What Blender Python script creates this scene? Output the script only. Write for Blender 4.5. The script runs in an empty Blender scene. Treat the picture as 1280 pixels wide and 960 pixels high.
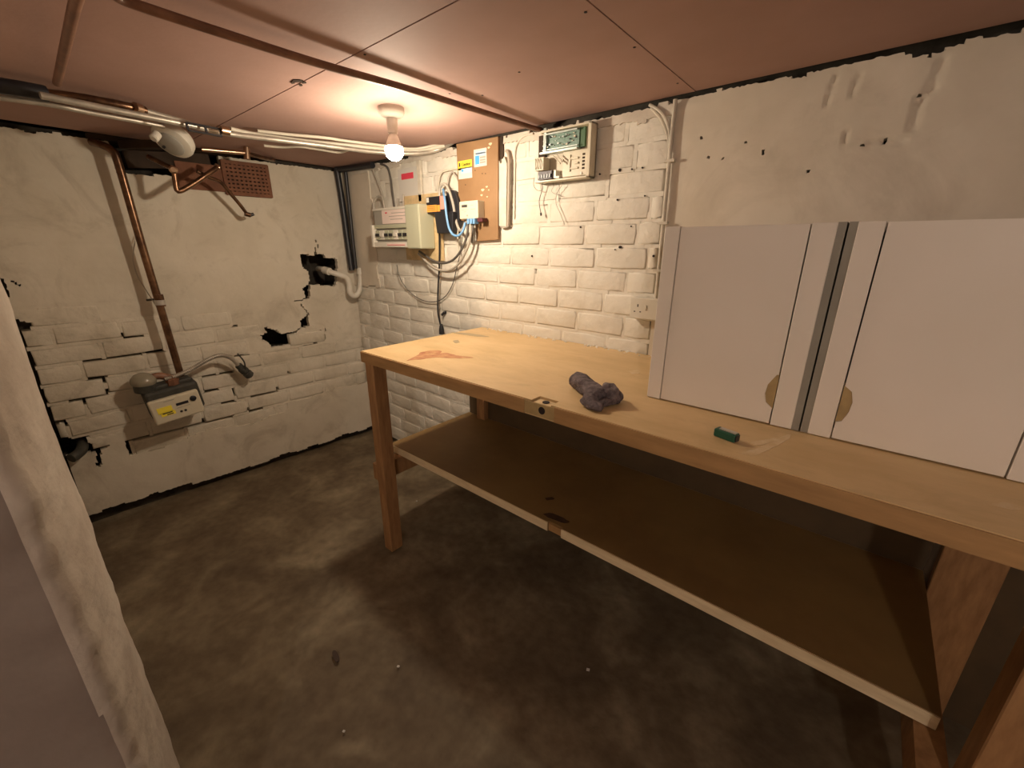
import bpy, bmesh, math, random
from mathutils import Vector, Matrix, noise
random.seed(7)
V = Vector
scene = bpy.context.scene
col = scene.collection
# ------------------------------------------------------------------ camera
F_PX = 521.92
CAM = V((2.4066, -1.3772, 1.1951))
H = 1.6081                     # ceiling height
K = -0.0401                    # the gas meter wall is slightly off square
PITCH, YAW, ROLL = 0.3179, 0.7003, 0.0035
_fw = V((-math.sin(YAW) * math.cos(PITCH), math.cos(YAW) * math.cos(PITCH), -math.sin(PITCH)))
_rt0 = V((math.cos(YAW), math.sin(YAW), 0))
_up0 = _rt0.cross(_fw)
_rt = _rt0 * math.cos(ROLL) + _up0 * math.sin(ROLL)
_up = -_rt0 * math.sin(ROLL) + _up0 * math.cos(ROLL)
cd = bpy.data.cameras.new('camera')
cam = bpy.data.objects.new('camera', cd)
col.objects.link(cam)
cd.sensor_width = 36.0
cd.lens = 36.0 * F_PX / 1280.0
cd.clip_start = 0.02
m = Matrix((( _rt.x, _up.x, -_fw.x, CAM.x), (_rt.y, _up.y, -_fw.y, CAM.y), (_rt.z, _up.z, -_fw.z, CAM.z), (0, 0, 0, 1)))
cam.matrix_world = m
scene.camera = cam
# ------------------------------------------------------------------ world, exposure
w = bpy.data.worlds.new('world')
scene.world = w
w.use_nodes = True
w.node_tree.nodes['Background'].inputs[0].default_value = (0.02, 0.018, 0.016, 1)
w.node_tree.nodes['Background'].inputs[1].default_value = 0.3
scene.view_settings.view_transform = 'Standard'
scene.view_settings.look = 'None'
scene.view_settings.gamma = 1.0
scene.view_settings.use_curve_mapping = False
scene.view_settings.exposure = 2.17
BULB_POS = V((1.137, -0.465, 1.487))
BULB_STRENGTH = 150.0
BULB_COLOUR = (1.0, 0.84, 0.635)
SECOND_BULB_STRENGTH = 190.0

# ------------------------------------------------------------------ places measured on the walls
def _ray(x, y):
    return _rt * ((x - 640) / F_PX) - _up * ((y - 480) / F_PX) + _fw
def _plane(x, y, n, d):
    q = _ray(x, y)
    return CAM + q * ((d - CAM.dot(n)) / q.dot(n))
def RW(x, y, o=0.0): return _plane(x, y, V((0, 1, 0)), -o)          # a point on the wall with the electrics
def FL(x, y, z=0.0): return _plane(x, y, V((0, 0, 1)), z)
LN = V((1, K, 0)).normalized()
def LW(x, y, o=0.0): return _plane(x, y, LN, o)                     # a point on the gas meter wall
def CE(x, y, o=0.0): return _plane(x, y, V((0, 0, 1)), H - o)
def lws(x, y):
    q = LW(x, y); return (-q.y, q.z)
def LP(s, z, d=0.0): return V((K * s, -s, z)) + LN * d
def RP(s, z, d=0.0): return V((s, -d, z))

# ------------------------------------------------------------------ materials
MATS = {}
def mat(name, colour, rough=0.7, metal=0.0, noise_scale=0, var=0.0, colour2=None, bump=0.0, bump_scale=60, spec=0.5, detail=4, lo=0.35, hi=0.65, emit=None, stretch=None, coat=0.0, stain=None):
    if name in MATS: return MATS[name]
    M = bpy.data.materials.new(name); M.use_nodes = True
    nt = M.node_tree; N = nt.nodes; L = nt.links
    b = N['Principled BSDF']
    b.inputs['Base Color'].default_value = (*colour, 1)
    b.inputs['Roughness'].default_value = rough
    b.inputs['Metallic'].default_value = metal
    b.inputs['Specular IOR Level'].default_value = spec
    if coat: b.inputs['Coat Weight'].default_value = coat
    if emit:
        b.inputs['Emission Color'].default_value = (*emit[0], 1)
        b.inputs['Emission Strength'].default_value = emit[1]
    if noise_scale or bump:
        g = N.new('ShaderNodeNewGeometry')
        vec = g.outputs['Position']
        if stretch:
            mp = N.new('ShaderNodeMapping'); mp.inputs['Scale'].default_value = stretch
            L.new(vec, mp.inputs['Vector']); vec = mp.outputs['Vector']
    if noise_scale:
        n = N.new('ShaderNodeTexNoise'); n.inputs['Scale'].default_value = noise_scale; n.inputs['Detail'].default_value = detail
        n.inputs['Roughness'].default_value = 0.6
        L.new(vec, n.inputs['Vector'])
        r = N.new('ShaderNodeValToRGB')
        c2 = colour2 if colour2 else tuple(c * (1 - var) for c in colour)
        r.color_ramp.elements[0].position = lo; r.color_ramp.elements[1].position = hi
        r.color_ramp.elements[0].color = (*c2, 1); r.color_ramp.elements[1].color = (*colour, 1)
        L.new(n.outputs['Fac'], r.inputs['Fac'])
        out = r.outputs['Color']
        if stain:
            sc, cs, amt = stain
            n3 = N.new('ShaderNodeTexNoise'); n3.inputs['Scale'].default_value = sc; n3.inputs['Detail'].default_value = 8; n3.inputs['Roughness'].default_value = 0.7; n3.inputs['Distortion'].default_value = 0.8
            L.new(vec, n3.inputs['Vector'])
            r3 = N.new('ShaderNodeValToRGB'); r3.color_ramp.elements[0].position = 0.52; r3.color_ramp.elements[1].position = 0.72
            r3.color_ramp.elements[0].color = (0, 0, 0, 1); r3.color_ramp.elements[1].color = (amt, amt, amt, 1)
            L.new(n3.outputs['Fac'], r3.inputs['Fac'])
            mx = N.new('ShaderNodeMixRGB'); mx.inputs[2].default_value = (*cs, 1)
            L.new(r3.outputs['Color'], mx.inputs[0]); L.new(out, mx.inputs[1]); out = mx.outputs[0]
        L.new(out, b.inputs['Base Color'])
    if bump:
        n2 = N.new('ShaderNodeTexNoise'); n2.inputs['Scale'].default_value = bump_scale; n2.inputs['Detail'].default_value = 6
        L.new(vec, n2.inputs['Vector'])
        bp = N.new('ShaderNodeBump'); bp.inputs['Strength'].default_value = bump; bp.inputs['Distance'].default_value = 0.01
        L.new(n2.outputs['Fac'], bp.inputs['Height']); L.new(bp.outputs['Normal'], b.inputs['Normal'])
    MATS[name] = M
    return M

PAINT = mat('cream_paint', (0.74, 0.70, 0.62), 0.62, noise_scale=5, colour2=(0.64, 0.59, 0.50), bump=0.55, bump_scale=28, lo=0.25, hi=0.6, spec=0.3, stain=(9.0, (.45, .38, .28), .3))
PAINT_L = mat('soiled_cream_paint', (0.70, 0.64, 0.54), 0.65, noise_scale=4, colour2=(0.55, 0.49, 0.39), bump=0.5, bump_scale=30, lo=0.3, hi=0.65, spec=0.3, stain=(5.5, (.30, .25, .18), .55))
PLASTER_L = mat('soiled_cream_plaster', (0.68, 0.62, 0.52), 0.75, noise_scale=3, colour2=(0.57, 0.51, 0.41), bump=0.35, bump_scale=16, lo=0.3, hi=0.65, spec=0.25, stain=(5.0, (.32, .26, .19), .5))
PLASTER = mat('cream_plaster', (0.70, 0.63, 0.53), 0.75, noise_scale=4, colour2=(0.60, 0.53, 0.43), bump=0.35, bump_scale=14, lo=0.3, hi=0.65, spec=0.25, stain=(4.0, (.42, .36, .28), .4))
PIERPL = mat('pier_plaster', (0.60, 0.53, 0.45), 0.9, noise_scale=9, colour2=(0.47, 0.40, 0.33), bump=0.35, bump_scale=45, lo=0.3, hi=0.65, spec=0.1)
SHADEPL = mat('bare_shaded_plaster', (0.30, 0.245, 0.21), 0.9, noise_scale=7, colour2=(0.25, 0.20, 0.17), bump=0.15, bump_scale=30, spec=0.1)  # smooth bare plaster of the pier end, its shade put into the colour
ROUGHPL = mat('rough_plaster', (0.66, 0.60, 0.52), 0.9, noise_scale=12, colour2=(0.50, 0.44, 0.37), bump=0.3, bump_scale=45, lo=0.25, hi=0.65, spec=0.1)
SOIL = mat('dark_core', (0.075, 0.064, 0.052), 0.95, noise_scale=20, var=0.5, spec=0.1)
PINK = mat('pink_plasterboard', (0.43, 0.275, 0.235), 0.75, noise_scale=3, colour2=(0.38, 0.24, 0.20), bump=0.04, bump_scale=90, spec=0.25)
TIMBER_DARK = mat('dark_joist_timber', (0.06, 0.04, 0.028), 0.85, noise_scale=14, var=0.4, spec=0.2)
BENCHWOOD = mat('bench_plywood', (0.66, 0.47, 0.25), 0.5, noise_scale=5, colour2=(0.56, 0.385, 0.185), bump=0.05, bump_scale=60, stretch=(1.0, 2.2, 2.2), lo=0.3, hi=0.65, stain=(6.0, (.42, .28, .13), .45))
EDGEWOOD = mat('bench_edge_wood', (0.44, 0.255, 0.105), 0.55, noise_scale=8, colour2=(0.34, 0.19, 0.075), stretch=(1, 6, 6), bump=0.06)
LEGWOOD = mat('leg_timber', (0.40, 0.215, 0.09), 0.6, noise_scale=10, colour2=(0.27, 0.135, 0.055), stretch=(5, 5, 1), bump=0.08)
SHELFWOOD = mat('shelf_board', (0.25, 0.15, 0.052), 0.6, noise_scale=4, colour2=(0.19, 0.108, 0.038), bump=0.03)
LOCKWOOD = mat('dark_lock_recess', (0.07, 0.032, 0.014), 0.8, noise_scale=40, var=.5)
BACKDARK = mat('dark_board_and_wall_shade', (0.10, 0.062, 0.028), 0.7, noise_scale=6, var=0.3)  # wood of the back board, and painted shade at the bench's right end
SHELFEDGE = mat('shelf_edge_softwood', (0.78, 0.64, 0.42), 0.6, noise_scale=12, colour2=(0.66, 0.52, 0.32), stretch=(1, 6, 6))
PALEWOOD = mat('pale_chiselled_wood', (0.70, 0.52, 0.28), 0.7, noise_scale=30, var=0.25)
DARKHOLE = mat('dark_hole', (0.02, 0.012, 0.01), 0.9)
CABINET = mat('cabinet_laminate', (0.86, 0.79, 0.71), 0.45, noise_scale=2.5, colour2=(0.82, 0.75, 0.66), bump=0.015, bump_scale=200, spec=0.35)
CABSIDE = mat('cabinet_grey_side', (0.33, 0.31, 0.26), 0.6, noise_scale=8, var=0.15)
PULLWOOD = mat('finger_pull_wood', (0.46, 0.33, 0.15), 0.6, noise_scale=25, var=0.25)
COPPER = mat('tarnished_copper', (0.22, 0.12, 0.065), 0.28, metal=0.8, noise_scale=25, colour2=(0.09, 0.045, 0.027))
COPPERB = mat('bright_copper', (0.60, 0.42, 0.29), 0.28, metal=1.0)
BROWNPIPE = mat('painted_brown_pipe', (0.22, 0.10, 0.055), 0.5, noise_scale=18, colour2=(0.13, 0.055, 0.03))
GREYPIPE = mat('grey_metal_pipe', (0.52, 0.47, 0.40), 0.4, metal=0.5, noise_scale=20, var=0.3)
WHITEPL = mat('white_plastic', (0.66, 0.62, 0.54), 0.4)
CREAMPL = mat('cream_plastic', (0.62, 0.56, 0.43), 0.42)
OLIVEPL = mat('pale_grey_green_plastic', (0.44, 0.44, 0.32), 0.45)
GREYPL = mat('grey_plastic', (0.34, 0.32, 0.28), 0.45)
BLACKPL = mat('black_plastic', (0.018, 0.018, 0.022), 0.4)
DARKMET = mat('dark_meter_body', (0.055, 0.052, 0.042), 0.6, noise_scale=30, var=0.4)
ORANGE = mat('orange_label', (0.95, 0.36, 0.06), 0.6)
PINKLAB = mat('pink_red_label', (0.85, 0.30, 0.24), 0.6)
REDLAB = mat('red_label', (0.72, 0.06, 0.10), 0.6)
YELLOW = mat('yellow_label', (0.90, 0.74, 0.06), 0.6)
BLUELAB = mat('blue_label', (0.07, 0.36, 0.72), 0.6)
PALEBLUE = mat('pale_blue_label', (0.42, 0.55, 0.68), 0.6)
PAPER = mat('white_paper', (0.62, 0.59, 0.54), 0.8)
PAPERPINK = mat('pinkish_paper', (0.76, 0.62, 0.56), 0.8)
INK = mat('dark_ink', (0.05, 0.045, 0.04), 0.8)
BLUECAB = mat('blue_cable_sheath', (0.17, 0.36, 0.62), 0.4)
GREYCAB = mat('grey_cable_sheath', (0.42, 0.38, 0.32), 0.5)
DARKCAB = mat('dark_grey_cable', (0.10, 0.09, 0.08), 0.5)
WHITECAB = mat('white_cable_sheath', (0.60, 0.55, 0.45), 0.45)
BOARD = mat('brown_hardboard', (0.31, 0.18, 0.085), 0.6, noise_scale=9, colour2=(0.26, 0.145, 0.066), bump=0.04)
CHIP = mat('bare_chipped_board', (0.80, 0.60, 0.40), 0.8)
PCB = mat('green_circuit_board', (0.10, 0.20, 0.15), 0.45, noise_scale=120, colour2=(0.20, 0.29, 0.25), detail=2)
STEEL = mat('zinc_steel', (0.50, 0.55, 0.52), 0.35, metal=0.6)
TERRA = mat('terracotta', (0.22, 0.095, 0.052), 0.85, noise_scale=20, colour2=(0.15, 0.062, 0.035), bump=0.2)
RAG = mat('grey_knit_cloth', (0.22, 0.18, 0.185), 0.95, noise_scale=60, colour2=(0.10, 0.08, 0.085), bump=0.6, bump_scale=220, spec=0.1)
GREEN = mat('dark_green_plastic', (0.015, 0.085, 0.05), 0.35)
SILVER = mat('silver_strip', (0.6, 0.58, 0.55), 0.3, metal=0.8)
GLASS_OLD = mat('dusty_glass', (0.26, 0.23, 0.17), 0.25)
LEAF = mat('dead_leaf', (0.05, 0.03, 0.02), 0.8)
CONDUITM = mat('painted_conduit', (0.66, 0.60, 0.50), 0.6, noise_scale=25, var=0.2)

def floor_material():
    M = bpy.data.materials.new('cellar_concrete'); M.use_nodes = True
    nt = M.node_tree; N = nt.nodes; L = nt.links; b = N['Principled BSDF']
    g = N.new('ShaderNodeNewGeometry')
    n1 = N.new('ShaderNodeTexNoise'); n1.inputs['Scale'].default_value = 4.5; n1.inputs['Detail'].default_value = 6; n1.inputs['Distortion'].default_value = 0.6
    n2 = N.new('ShaderNodeTexNoise'); n2.inputs['Scale'].default_value = 28; n2.inputs['Detail'].default_value = 5
    for n in (n1, n2): L.new(g.outputs['Position'], n.inputs['Vector'])
    r1 = N.new('ShaderNodeValToRGB')
    e = r1.color_ramp.elements
    e[0].position = 0.30; e[0].color = (0.105, 0.076, 0.047, 1); e[1].position = 0.72; e[1].color = (0.27, 0.22, 0.145, 1)
    x = r1.color_ramp.elements.new(0.52); x.color = (0.165, 0.125, 0.078, 1)
    L.new(n1.outputs['Fac'], r1.inputs['Fac'])
    mx = N.new('ShaderNodeMixRGB'); mx.blend_type = 'MULTIPLY'; mx.inputs[0].default_value = 0.6
    r2 = N.new('ShaderNodeValToRGB'); r2.color_ramp.elements[0].position = 0.3; r2.color_ramp.elements[0].color = (0.55, 0.52, 0.5, 1); r2.color_ramp.elements[1].position = 0.65
    L.new(n2.outputs['Fac'], r2.inputs['Fac']); L.new(r1.outputs[0], mx.inputs[1]); L.new(r2.outputs[0], mx.inputs[2])
    L.new(mx.outputs[0], b.inputs['Base Color'])
    b.inputs['Roughness'].default_value = 0.7; b.inputs['Specular IOR Level'].default_value = 0.3
    bp = N.new('ShaderNodeBump'); bp.inputs['Strength'].default_value = 0.35; bp.inputs['Distance'].default_value = 0.01
    L.new(n2.outputs['Fac'], bp.inputs['Height']); L.new(bp.outputs['Normal'], b.inputs['Normal'])
    return M
FLOOR = floor_material()

# ------------------------------------------------------------------ builders
def tag(o, label=None, cat=None, group=None, kind=None):
    if label: o['label'] = label
    if cat: o['category'] = cat
    if group: o['group'] = group
    if kind: o['kind'] = kind
    return o
def thing(name, loc, label, cat, group=None):
    o = bpy.data.objects.new(name, None); o.empty_display_size = 0.05
    o.location = loc; col.objects.link(o)
    return tag(o, label, cat, group)
ROOTLOC = {}
def world_loc(o):
    p = V(o.location)
    while o.parent: o = o.parent; p = p + V(o.location)
    return p
def catmull(pts, n=6):
    P = [V(p) for p in pts]
    if len(P) < 3: return P
    out = []
    for i in range(len(P) - 1):
        p0 = P[max(i - 1, 0)]; p1 = P[i]; p2 = P[i + 1]; p3 = P[min(i + 2, len(P) - 1)]
        for k in range(n):
            t = k / n
            out.append(0.5 * ((2 * p1) + (p2 - p0) * t + (2 * p0 - 5 * p1 + 4 * p2 - p3) * t * t + (3 * p1 - p0 - 3 * p2 + p3) * t ** 3))
    out.append(P[-1])
    return out
class MB:
    def __init__(s): s.v = []; s.f = []
    def add(s, vs, fs):
        b = len(s.v); s.v += [V(q) for q in vs]; s.f += [tuple(i + b for i in f) for f in fs]; return s
    def box(s, x0, x1, y0, y1, z0, z1):
        x0, x1 = sorted((x0, x1)); y0, y1 = sorted((y0, y1)); z0, z1 = sorted((z0, z1))
        return s.add([(x0, y0, z0), (x1, y0, z0), (x1, y1, z0), (x0, y1, z0), (x0, y0, z1), (x1, y0, z1), (x1, y1, z1), (x0, y1, z1)],
                     [(0, 3, 2, 1), (4, 5, 6, 7), (0, 1, 5, 4), (1, 2, 6, 5), (2, 3, 7, 6), (3, 0, 4, 7)])
    def obox(s, c, ax, ay, az, hx, hy, hz):
        c = V(c); ax = V(ax).normalized() * hx; ay = V(ay).normalized() * hy; az = V(az).normalized() * hz
        vs = [c + ax * i + ay * j + az * k for k in (-1, 1) for (i, j) in ((-1, -1), (1, -1), (1, 1), (-1, 1))]
        return s.add(vs, [(0, 3, 2, 1), (4, 5, 6, 7), (0, 1, 5, 4), (1, 2, 6, 5), (2, 3, 7, 6), (3, 0, 4, 7)])
    def rings(s, rings, cap0=True, cap1=True):
        b = len(s.v); n = len(rings[0])
        for r in rings: s.v += [V(q) for q in r]
        for i in range(len(rings) - 1):
            for j in range(n):
                k = (j + 1) % n
                s.f.append((b + i * n + j, b + i * n + k, b + (i + 1) * n + k, b + (i + 1) * n + j))
        if cap0: s.f.append(tuple(b + j for j in reversed(range(n))))
        if cap1: s.f.append(tuple(b + (len(rings) - 1) * n + j for j in range(n)))
        return s
    def tube(s, pts, r, seg=8, smooth=True, n=6):
        P = catmull(pts, n) if smooth else [V(p) for p in pts]
        Q = [P[0]]
        for p in P[1:]:
            if (p - Q[-1]).length > 1e-5: Q.append(p)
        P = Q; rings = []
        t = (P[1] - P[0]).normalized()
        a = t.orthogonal().normalized()
        for i, p in enumerate(P):
            t2 = (P[min(i + 1, len(P) - 1)] - P[max(i - 1, 0)]).normalized()
            a = (a - t2 * a.dot(t2)).normalized(); b = t2.cross(a)
            rr = r[min(int(i / max(len(P) - 1, 1) * (len(r) - 1) + .5), len(r) - 1)] if isinstance(r, (list, tuple)) else r
            rings.append([p + (a * math.cos(2 * math.pi * k / seg) + b * math.sin(2 * math.pi * k / seg)) * rr for k in range(seg)])
        return s.rings(rings)
    def lathe(s, p, axis, prof, seg=20, cap0=True, cap1=True):
        p = V(p); t = V(axis).normalized(); a = t.orthogonal().normalized(); b = t.cross(a)
        return s.rings([[p + t * h + (a * math.cos(2 * math.pi * k / seg) + b * math.sin(2 * math.pi * k / seg)) * r for k in range(seg)] for (r, h) in prof], cap0, cap1)
    def cyl(s, p0, p1, r, seg=14):
        p0 = V(p0); p1 = V(p1)
        return s.lathe(p0, p1 - p0, [(r, 0), (r, (p1 - p0).length)], seg)
    def prism(s, poly, ex):
        ex = V(ex); n = len(poly)
        return s.rings([[V(q) for q in poly], [V(q) + ex for q in poly]])
    def build(s, name, material, parent=None, smooth=False, bevel=0.0, origin=None, seg=2):
        o0 = V(origin) if origin is not None else (world_loc(parent) if parent else V((0, 0, 0)))
        me = bpy.data.meshes.new(name)
        me.from_pydata([q - o0 for q in s.v], [], s.f)
        bm = bmesh.new(); bm.from_mesh(me); bmesh.ops.recalc_face_normals(bm, faces=bm.faces); bm.to_mesh(me); bm.free()
        me.materials.append(material)
        if smooth:
            me.polygons.foreach_set('use_smooth', [True] * len(me.polygons)); me.set_sharp_from_angle(angle=math.radians(40))
        o = bpy.data.objects.new(name, me); col.objects.link(o)
        if parent: o.parent = parent
        elif origin is not None: o.location = o0
        if parent and origin is not None: o.location = o0 - world_loc(parent)
        if bevel:
            b = o.modifiers.new('bevel', 'BEVEL'); b.width = bevel; b.segments = seg; b.limit_method = 'ANGLE'
        return o
def inpoly(x, y, P):
    c = False; n = len(P); j = n - 1
    for i in range(n):
        if (P[i][1] > y) != (P[j][1] > y) and x < (P[j][0] - P[i][0]) * (y - P[i][1]) / (P[j][1] - P[i][1]) + P[i][0]: c = not c
        j = i
    return c
def segd(x, y, a, b):
    dx, dy = b[0] - a[0], b[1] - a[1]; L2 = dx * dx + dy * dy
    t = 0 if L2 == 0 else max(0, min(1, ((x - a[0]) * dx + (y - a[1]) * dy) / L2))
    return math.hypot(x - a[0] - t * dx, y - a[1] - t * dy)
def nz(x, y, z=0.0): return noise.noise(V((x, y, z)))
def sheet(name, P, s0, s1, z0, z1, ds, keep, height, thick, material, parent, flip=False, jit=0.3):
    """a skin of plaster as a grid with ragged gaps; its broken edges have depth"""
    ns = max(2, int((s1 - s0) / ds)); nzz = max(2, int((z1 - z0) / ds))
    idx = {}; vs = []; fs = []
    rnd = random.Random(len(name) * 13 + ns)
    def vert(i, j):
        if (i, j) not in idx:
            s = s0 + (s1 - s0) * i / ns; z = z0 + (z1 - z0) * j / nzz
            if 0 < i < ns: s += rnd.uniform(-jit, jit) * ds
            if 0 < j < nzz: z += rnd.uniform(-jit, jit) * ds
            idx[(i, j)] = len(vs); vs.append(P(s, z, height(s, z)))
        return idx[(i, j)]
    for i in range(ns):
        for j in range(nzz):
            s = s0 + (s1 - s0) * (i + .5) / ns; z = z0 + (z1 - z0) * (j + .5) / nzz
            if not keep(s, z): continue
            q = (vert(i, j), vert(i + 1, j), vert(i + 1, j + 1), vert(i, j + 1))
            fs.append(q[::-1] if flip else q)
    nrm = (P(0, 0, 1) - P(0, 0, 0))
    cnt = {}
    for f in fs:
        for a in range(4):
            e = (f[a], f[(a + 1) % 4]); cnt[e] = cnt.get(e, 0) + 1
    back = {}
    for (a, b) in list(cnt):
        if (b, a) in cnt: continue
        for q in (a, b):
            if q not in back: back[q] = len(vs); vs.append(vs[q] - nrm * thick)
        fs.append((b, a, back[a], back[b]))
    me = bpy.data.meshes.new(name); me.from_pydata(vs, [], fs); me.materials.append(material)
    me.polygons.foreach_set('use_smooth', [True] * len(me.polygons)); me.set_sharp_from_angle(angle=math.radians(50))
    o = bpy.data.objects.new(name, me); col.objects.link(o); o.parent = parent
    return o

# ================================================================== SETTING
XR, YB = 4.1, -2.7        # far side and rear of the cellar, behind the photographer
fl = MB()
nx, ny = 70, 50
vs = []; fs = []
for i in range(nx + 1):
    for j in range(ny + 1):
        x = -0.25 + (XR + 0.4) * i / nx; y = YB - 0.05 + (0.25 - YB) * j / ny
        vs.append((x, y, 0.006 * nz(x * 2.2, y * 2.2) + 0.003 * nz(x * 9, y * 9) - 0.004))
for i in range(nx):
    for j in range(ny):
        a = i * (ny + 1) + j; fs.append((a, a + ny + 1, a + ny + 2, a + 1))
me = bpy.data.meshes.new('floor'); me.from_pydata(vs, [], fs); me.materials.append(FLOOR)
me.polygons.foreach_set('use_smooth', [True] * len(me.polygons))
floor = bpy.data.objects.new('floor', me); col.objects.link(floor); tag(floor, 'dark stained concrete cellar floor', kind='structure')

# ---- ceiling: joists hidden above, plasterboards screwed underneath
ceil = MB().box(-0.3, XR + .2, YB - .1, 0.25, H + 0.05, H + 0.09).build('ceiling', TIMBER_DARK)
tag(ceil, 'pink plasterboard ceiling of jointed boards', kind='structure')
JX, JY = 1.919, -0.742
def board(x0, x1, y0, y1, dz=0.0):
    n = 10
    b = MB().box(x0, x1, y0, y1, H + dz, H + 0.0125 + dz)
    return b.build('plasterboard_panel', PINK, ceil)
board(-0.02, JX - .0015, JY + .0015, -0.008)
board(-0.02, JX - .0015, -1.95, JY - .0015, 0.0005)
board(JX + .0015, XR, -1.25, -0.010, 0.0)
board(JX + .0015, XR, YB, -1.253, 0.001)
board(-0.02, JX - .0015, YB, -1.953)
for (px, py) in ((649, 90), (732, 15), (793, 59), (847, 104), (456, 68), (603, 119), (562, 117)):       # screw heads
    q = CE(px, py)
    MB().cyl((q.x, q.y, H - 0.0008), (q.x, q.y, H + 0.002), 0.0032, 8).build('screw', DARKHOLE, ceil)
for k, (px, py) in enumerate(((372, 101), (380, 103), (366, 103), (376, 106))):           # chipped spot on the joint
    q = CE(px, py)
    MB().prism([(q.x + 0.012 * (1 + .5 * math.sin(a * 2 + k)) * math.cos(a) * (1.2 if k == 0 else .6), q.y + 0.009 * math.sin(a) * (1.2 if k == 0 else .6), H - .0012) for a in [i * math.pi / 4 for i in range(8)]], (0, 0, .002)).build('torn_paper_patch', TIMBER_DARK, ceil)

# ---- wall with the gas meter (left)
wl = MB().box(-0.24, -0.20, -1.6, 0.15, -0.02, H + .05).build('wall_left', SOIL)
tag(wl, 'painted brick wall with a plastered upper part and broken holes', kind='structure')
HOLE1 = [lws(*q) for q in ((375, 318), (392, 319), (394, 309), (396, 318), (404, 317), (407, 322), (420, 323), (422, 330), (421, 352), (419, 358), (411, 357), (388, 356), (387, 374), (383, 374), (378, 360), (386, 355), (386, 340), (378, 334))]
HOLE2 = [lws(*q) for q in ((321, 421), (333, 416), (329, 408), (345, 413), (352, 417), (368, 414), (376, 409), (375, 402), (384, 392), (387, 407), (375, 411), (367, 418), (366, 431), (340, 435), (336, 429))]
HOLE3 = [lws(*q) for q in ((72, 548), (82, 540), (106, 547), (112, 553), (140, 556), (126, 562), (127, 583), (119, 585), (121, 566), (100, 566), (80, 572))]
RECESS = [(0.60, 1.50), (0.98, 1.47), (0.98, 1.605), (0.60, 1.605)]
def in_holes(s, z, g=0.0):
    for Hh in (HOLE1, HOLE2, HOLE3, RECESS):
        if inpoly(s, z, Hh): return True
        if g:
            for a in range(len(Hh)):
                if segd(s, z, Hh[a], Hh[a - 1]) < g: return True
    return False
def pxpoly(pts): return [lws(*q) for q in pts]
CRACKS = [pxpoly(c) for c in (
    [(398, 310), (394, 300)], [(376, 380), (385, 392), (384, 398)], [(400, 412), (406, 424), (406, 410)],
    [(5, 350), (14, 395), (30, 430), (45, 470), (68, 522), (80, 545)], [(68, 523), (86, 530), (100, 540)],
    [(14, 352), (30, 358)], [(128, 421), (150, 415), (192, 422)], [(118, 452), (150, 447), (182, 443)],
    [(90, 498), (110, 496), (135, 494)], [(136, 518), (139, 527)], [(369, 376), (386, 373)])]
def crack(s, z, wd=0.0036):
    for c in CRACKS:
        for a in range(len(c) - 1):
            if segd(s, z, c[a], c[a + 1]) < wd * (0.7 + 0.9 * abs(nz(s * 30, z * 30))): return True
    return False
SMAX = 1.384
# backing of dark old brick behind the paint skin
sheet('brick_core', LP, -0.06, SMAX + .03, -0.01, H, 0.02, lambda s, z: not in_holes(s, z, 0.012), lambda s, z: -0.032 + .004 * nz(s * 20, z * 20), 0.16, SOIL, wl)
CRS = 0.0775
def plast_left(s, z):
    """upper smooth plaster: True where plaster covers the bricks"""
    edge = 0.815 + 0.012 * nz(s * 9, 3.1)
    if s < 0.30: edge = 0.62 + 0.02 * nz(s * 9, 1.1)
    if .28 < s < .66: edge = 0.655 + .01 * nz(s * 9, 1.1)
    if s > 0.93: edge = 0.83 + (s - 0.93) * 0.2 + 0.02 * nz(s * 11, 5)
    low = 0.285 + 0.03 * nz(s * 5, 7.7) + (0.06 if s < .5 else 0) + (0.13 if s > 1.20 else 0)
    return z > edge or z < low
def lheight(s, z):
    h = 0.004 * nz(s * 4, z * 4) + 0.0015 * nz(s * 17, z * 17)
    if z < 0.4: h += 0.006
    if z > 0.8 and s > .95:
        h -= 0.002 * max(0, 1 - abs(((z - 0.034) / CRS + .5) % 1 - .5) * 14)
    return h + 0.002
sheet('plaster_skin', LP, -0.02, SMAX, 0.022, H - 0.012, 0.0075,
      lambda s, z: plast_left(s, z) and not in_holes(s, z) and not crack(s, z) and z > 0.035 + 0.02 * nz(s * 8, 2) + (0.02 if s > 1.0 else 0) and z < H - .02 + .008 * nz(s * 13, 9),
      lheight, 0.03, PLASTER_L, wl)

def brick_mesh(name, L, hgt, seed, material, ins=0.005, jag=0.0016, dep=0.035):
    r = random.Random(seed); hx, hz = L / 2, hgt / 2
    base = [(-1, -1), (0, -1), (1, -1), (1, 0), (1, 1), (0, 1), (-1, 1), (-1, 0)]
    rg = []
    rg.append([(x * hx, -dep, z * hz) for x, z in base])
    o1 = [(x * hx + r.uniform(-jag, jag), -0.0014 + r.uniform(-.0004, .0004), z * hz + r.uniform(-jag, jag)) for x, z in base]
    o1 = [((x * .985 if bx and bz else x), y, (z * .95 if bx and bz else z)) for (x, y, z), (bx, bz) in zip(o1, base)]
    rg.append(o1)
    rg.append([((abs(x) - ins * (1 if bx else 0)) * (1 if x > 0 else -1), r.uniform(-.0005, .0005), (abs(z) - ins * (1 if bz else 0)) * (1 if z > 0 else -1)) for (x, y, z), (bx, bz) in zip(o1, base)])
    b = MB(); b.rings(rg, cap0=False, cap1=False)
    n = len(b.v); b.v.append(V((0, 0.0003, 0)))
    for j in range(8): b.f.append((16 + j, 16 + (j + 1) % 8, n))
    me = bpy.data.meshes.new(name); me.from_pydata(b.v, [], b.f); me.materials.append(material)
    me.polygons.foreach_set('use_smooth', [True] * len(me.polygons))
    return me
BM = [brick_mesh('brick', 0.192, 0.0675, i, PAINT) for i in range(7)]
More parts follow.
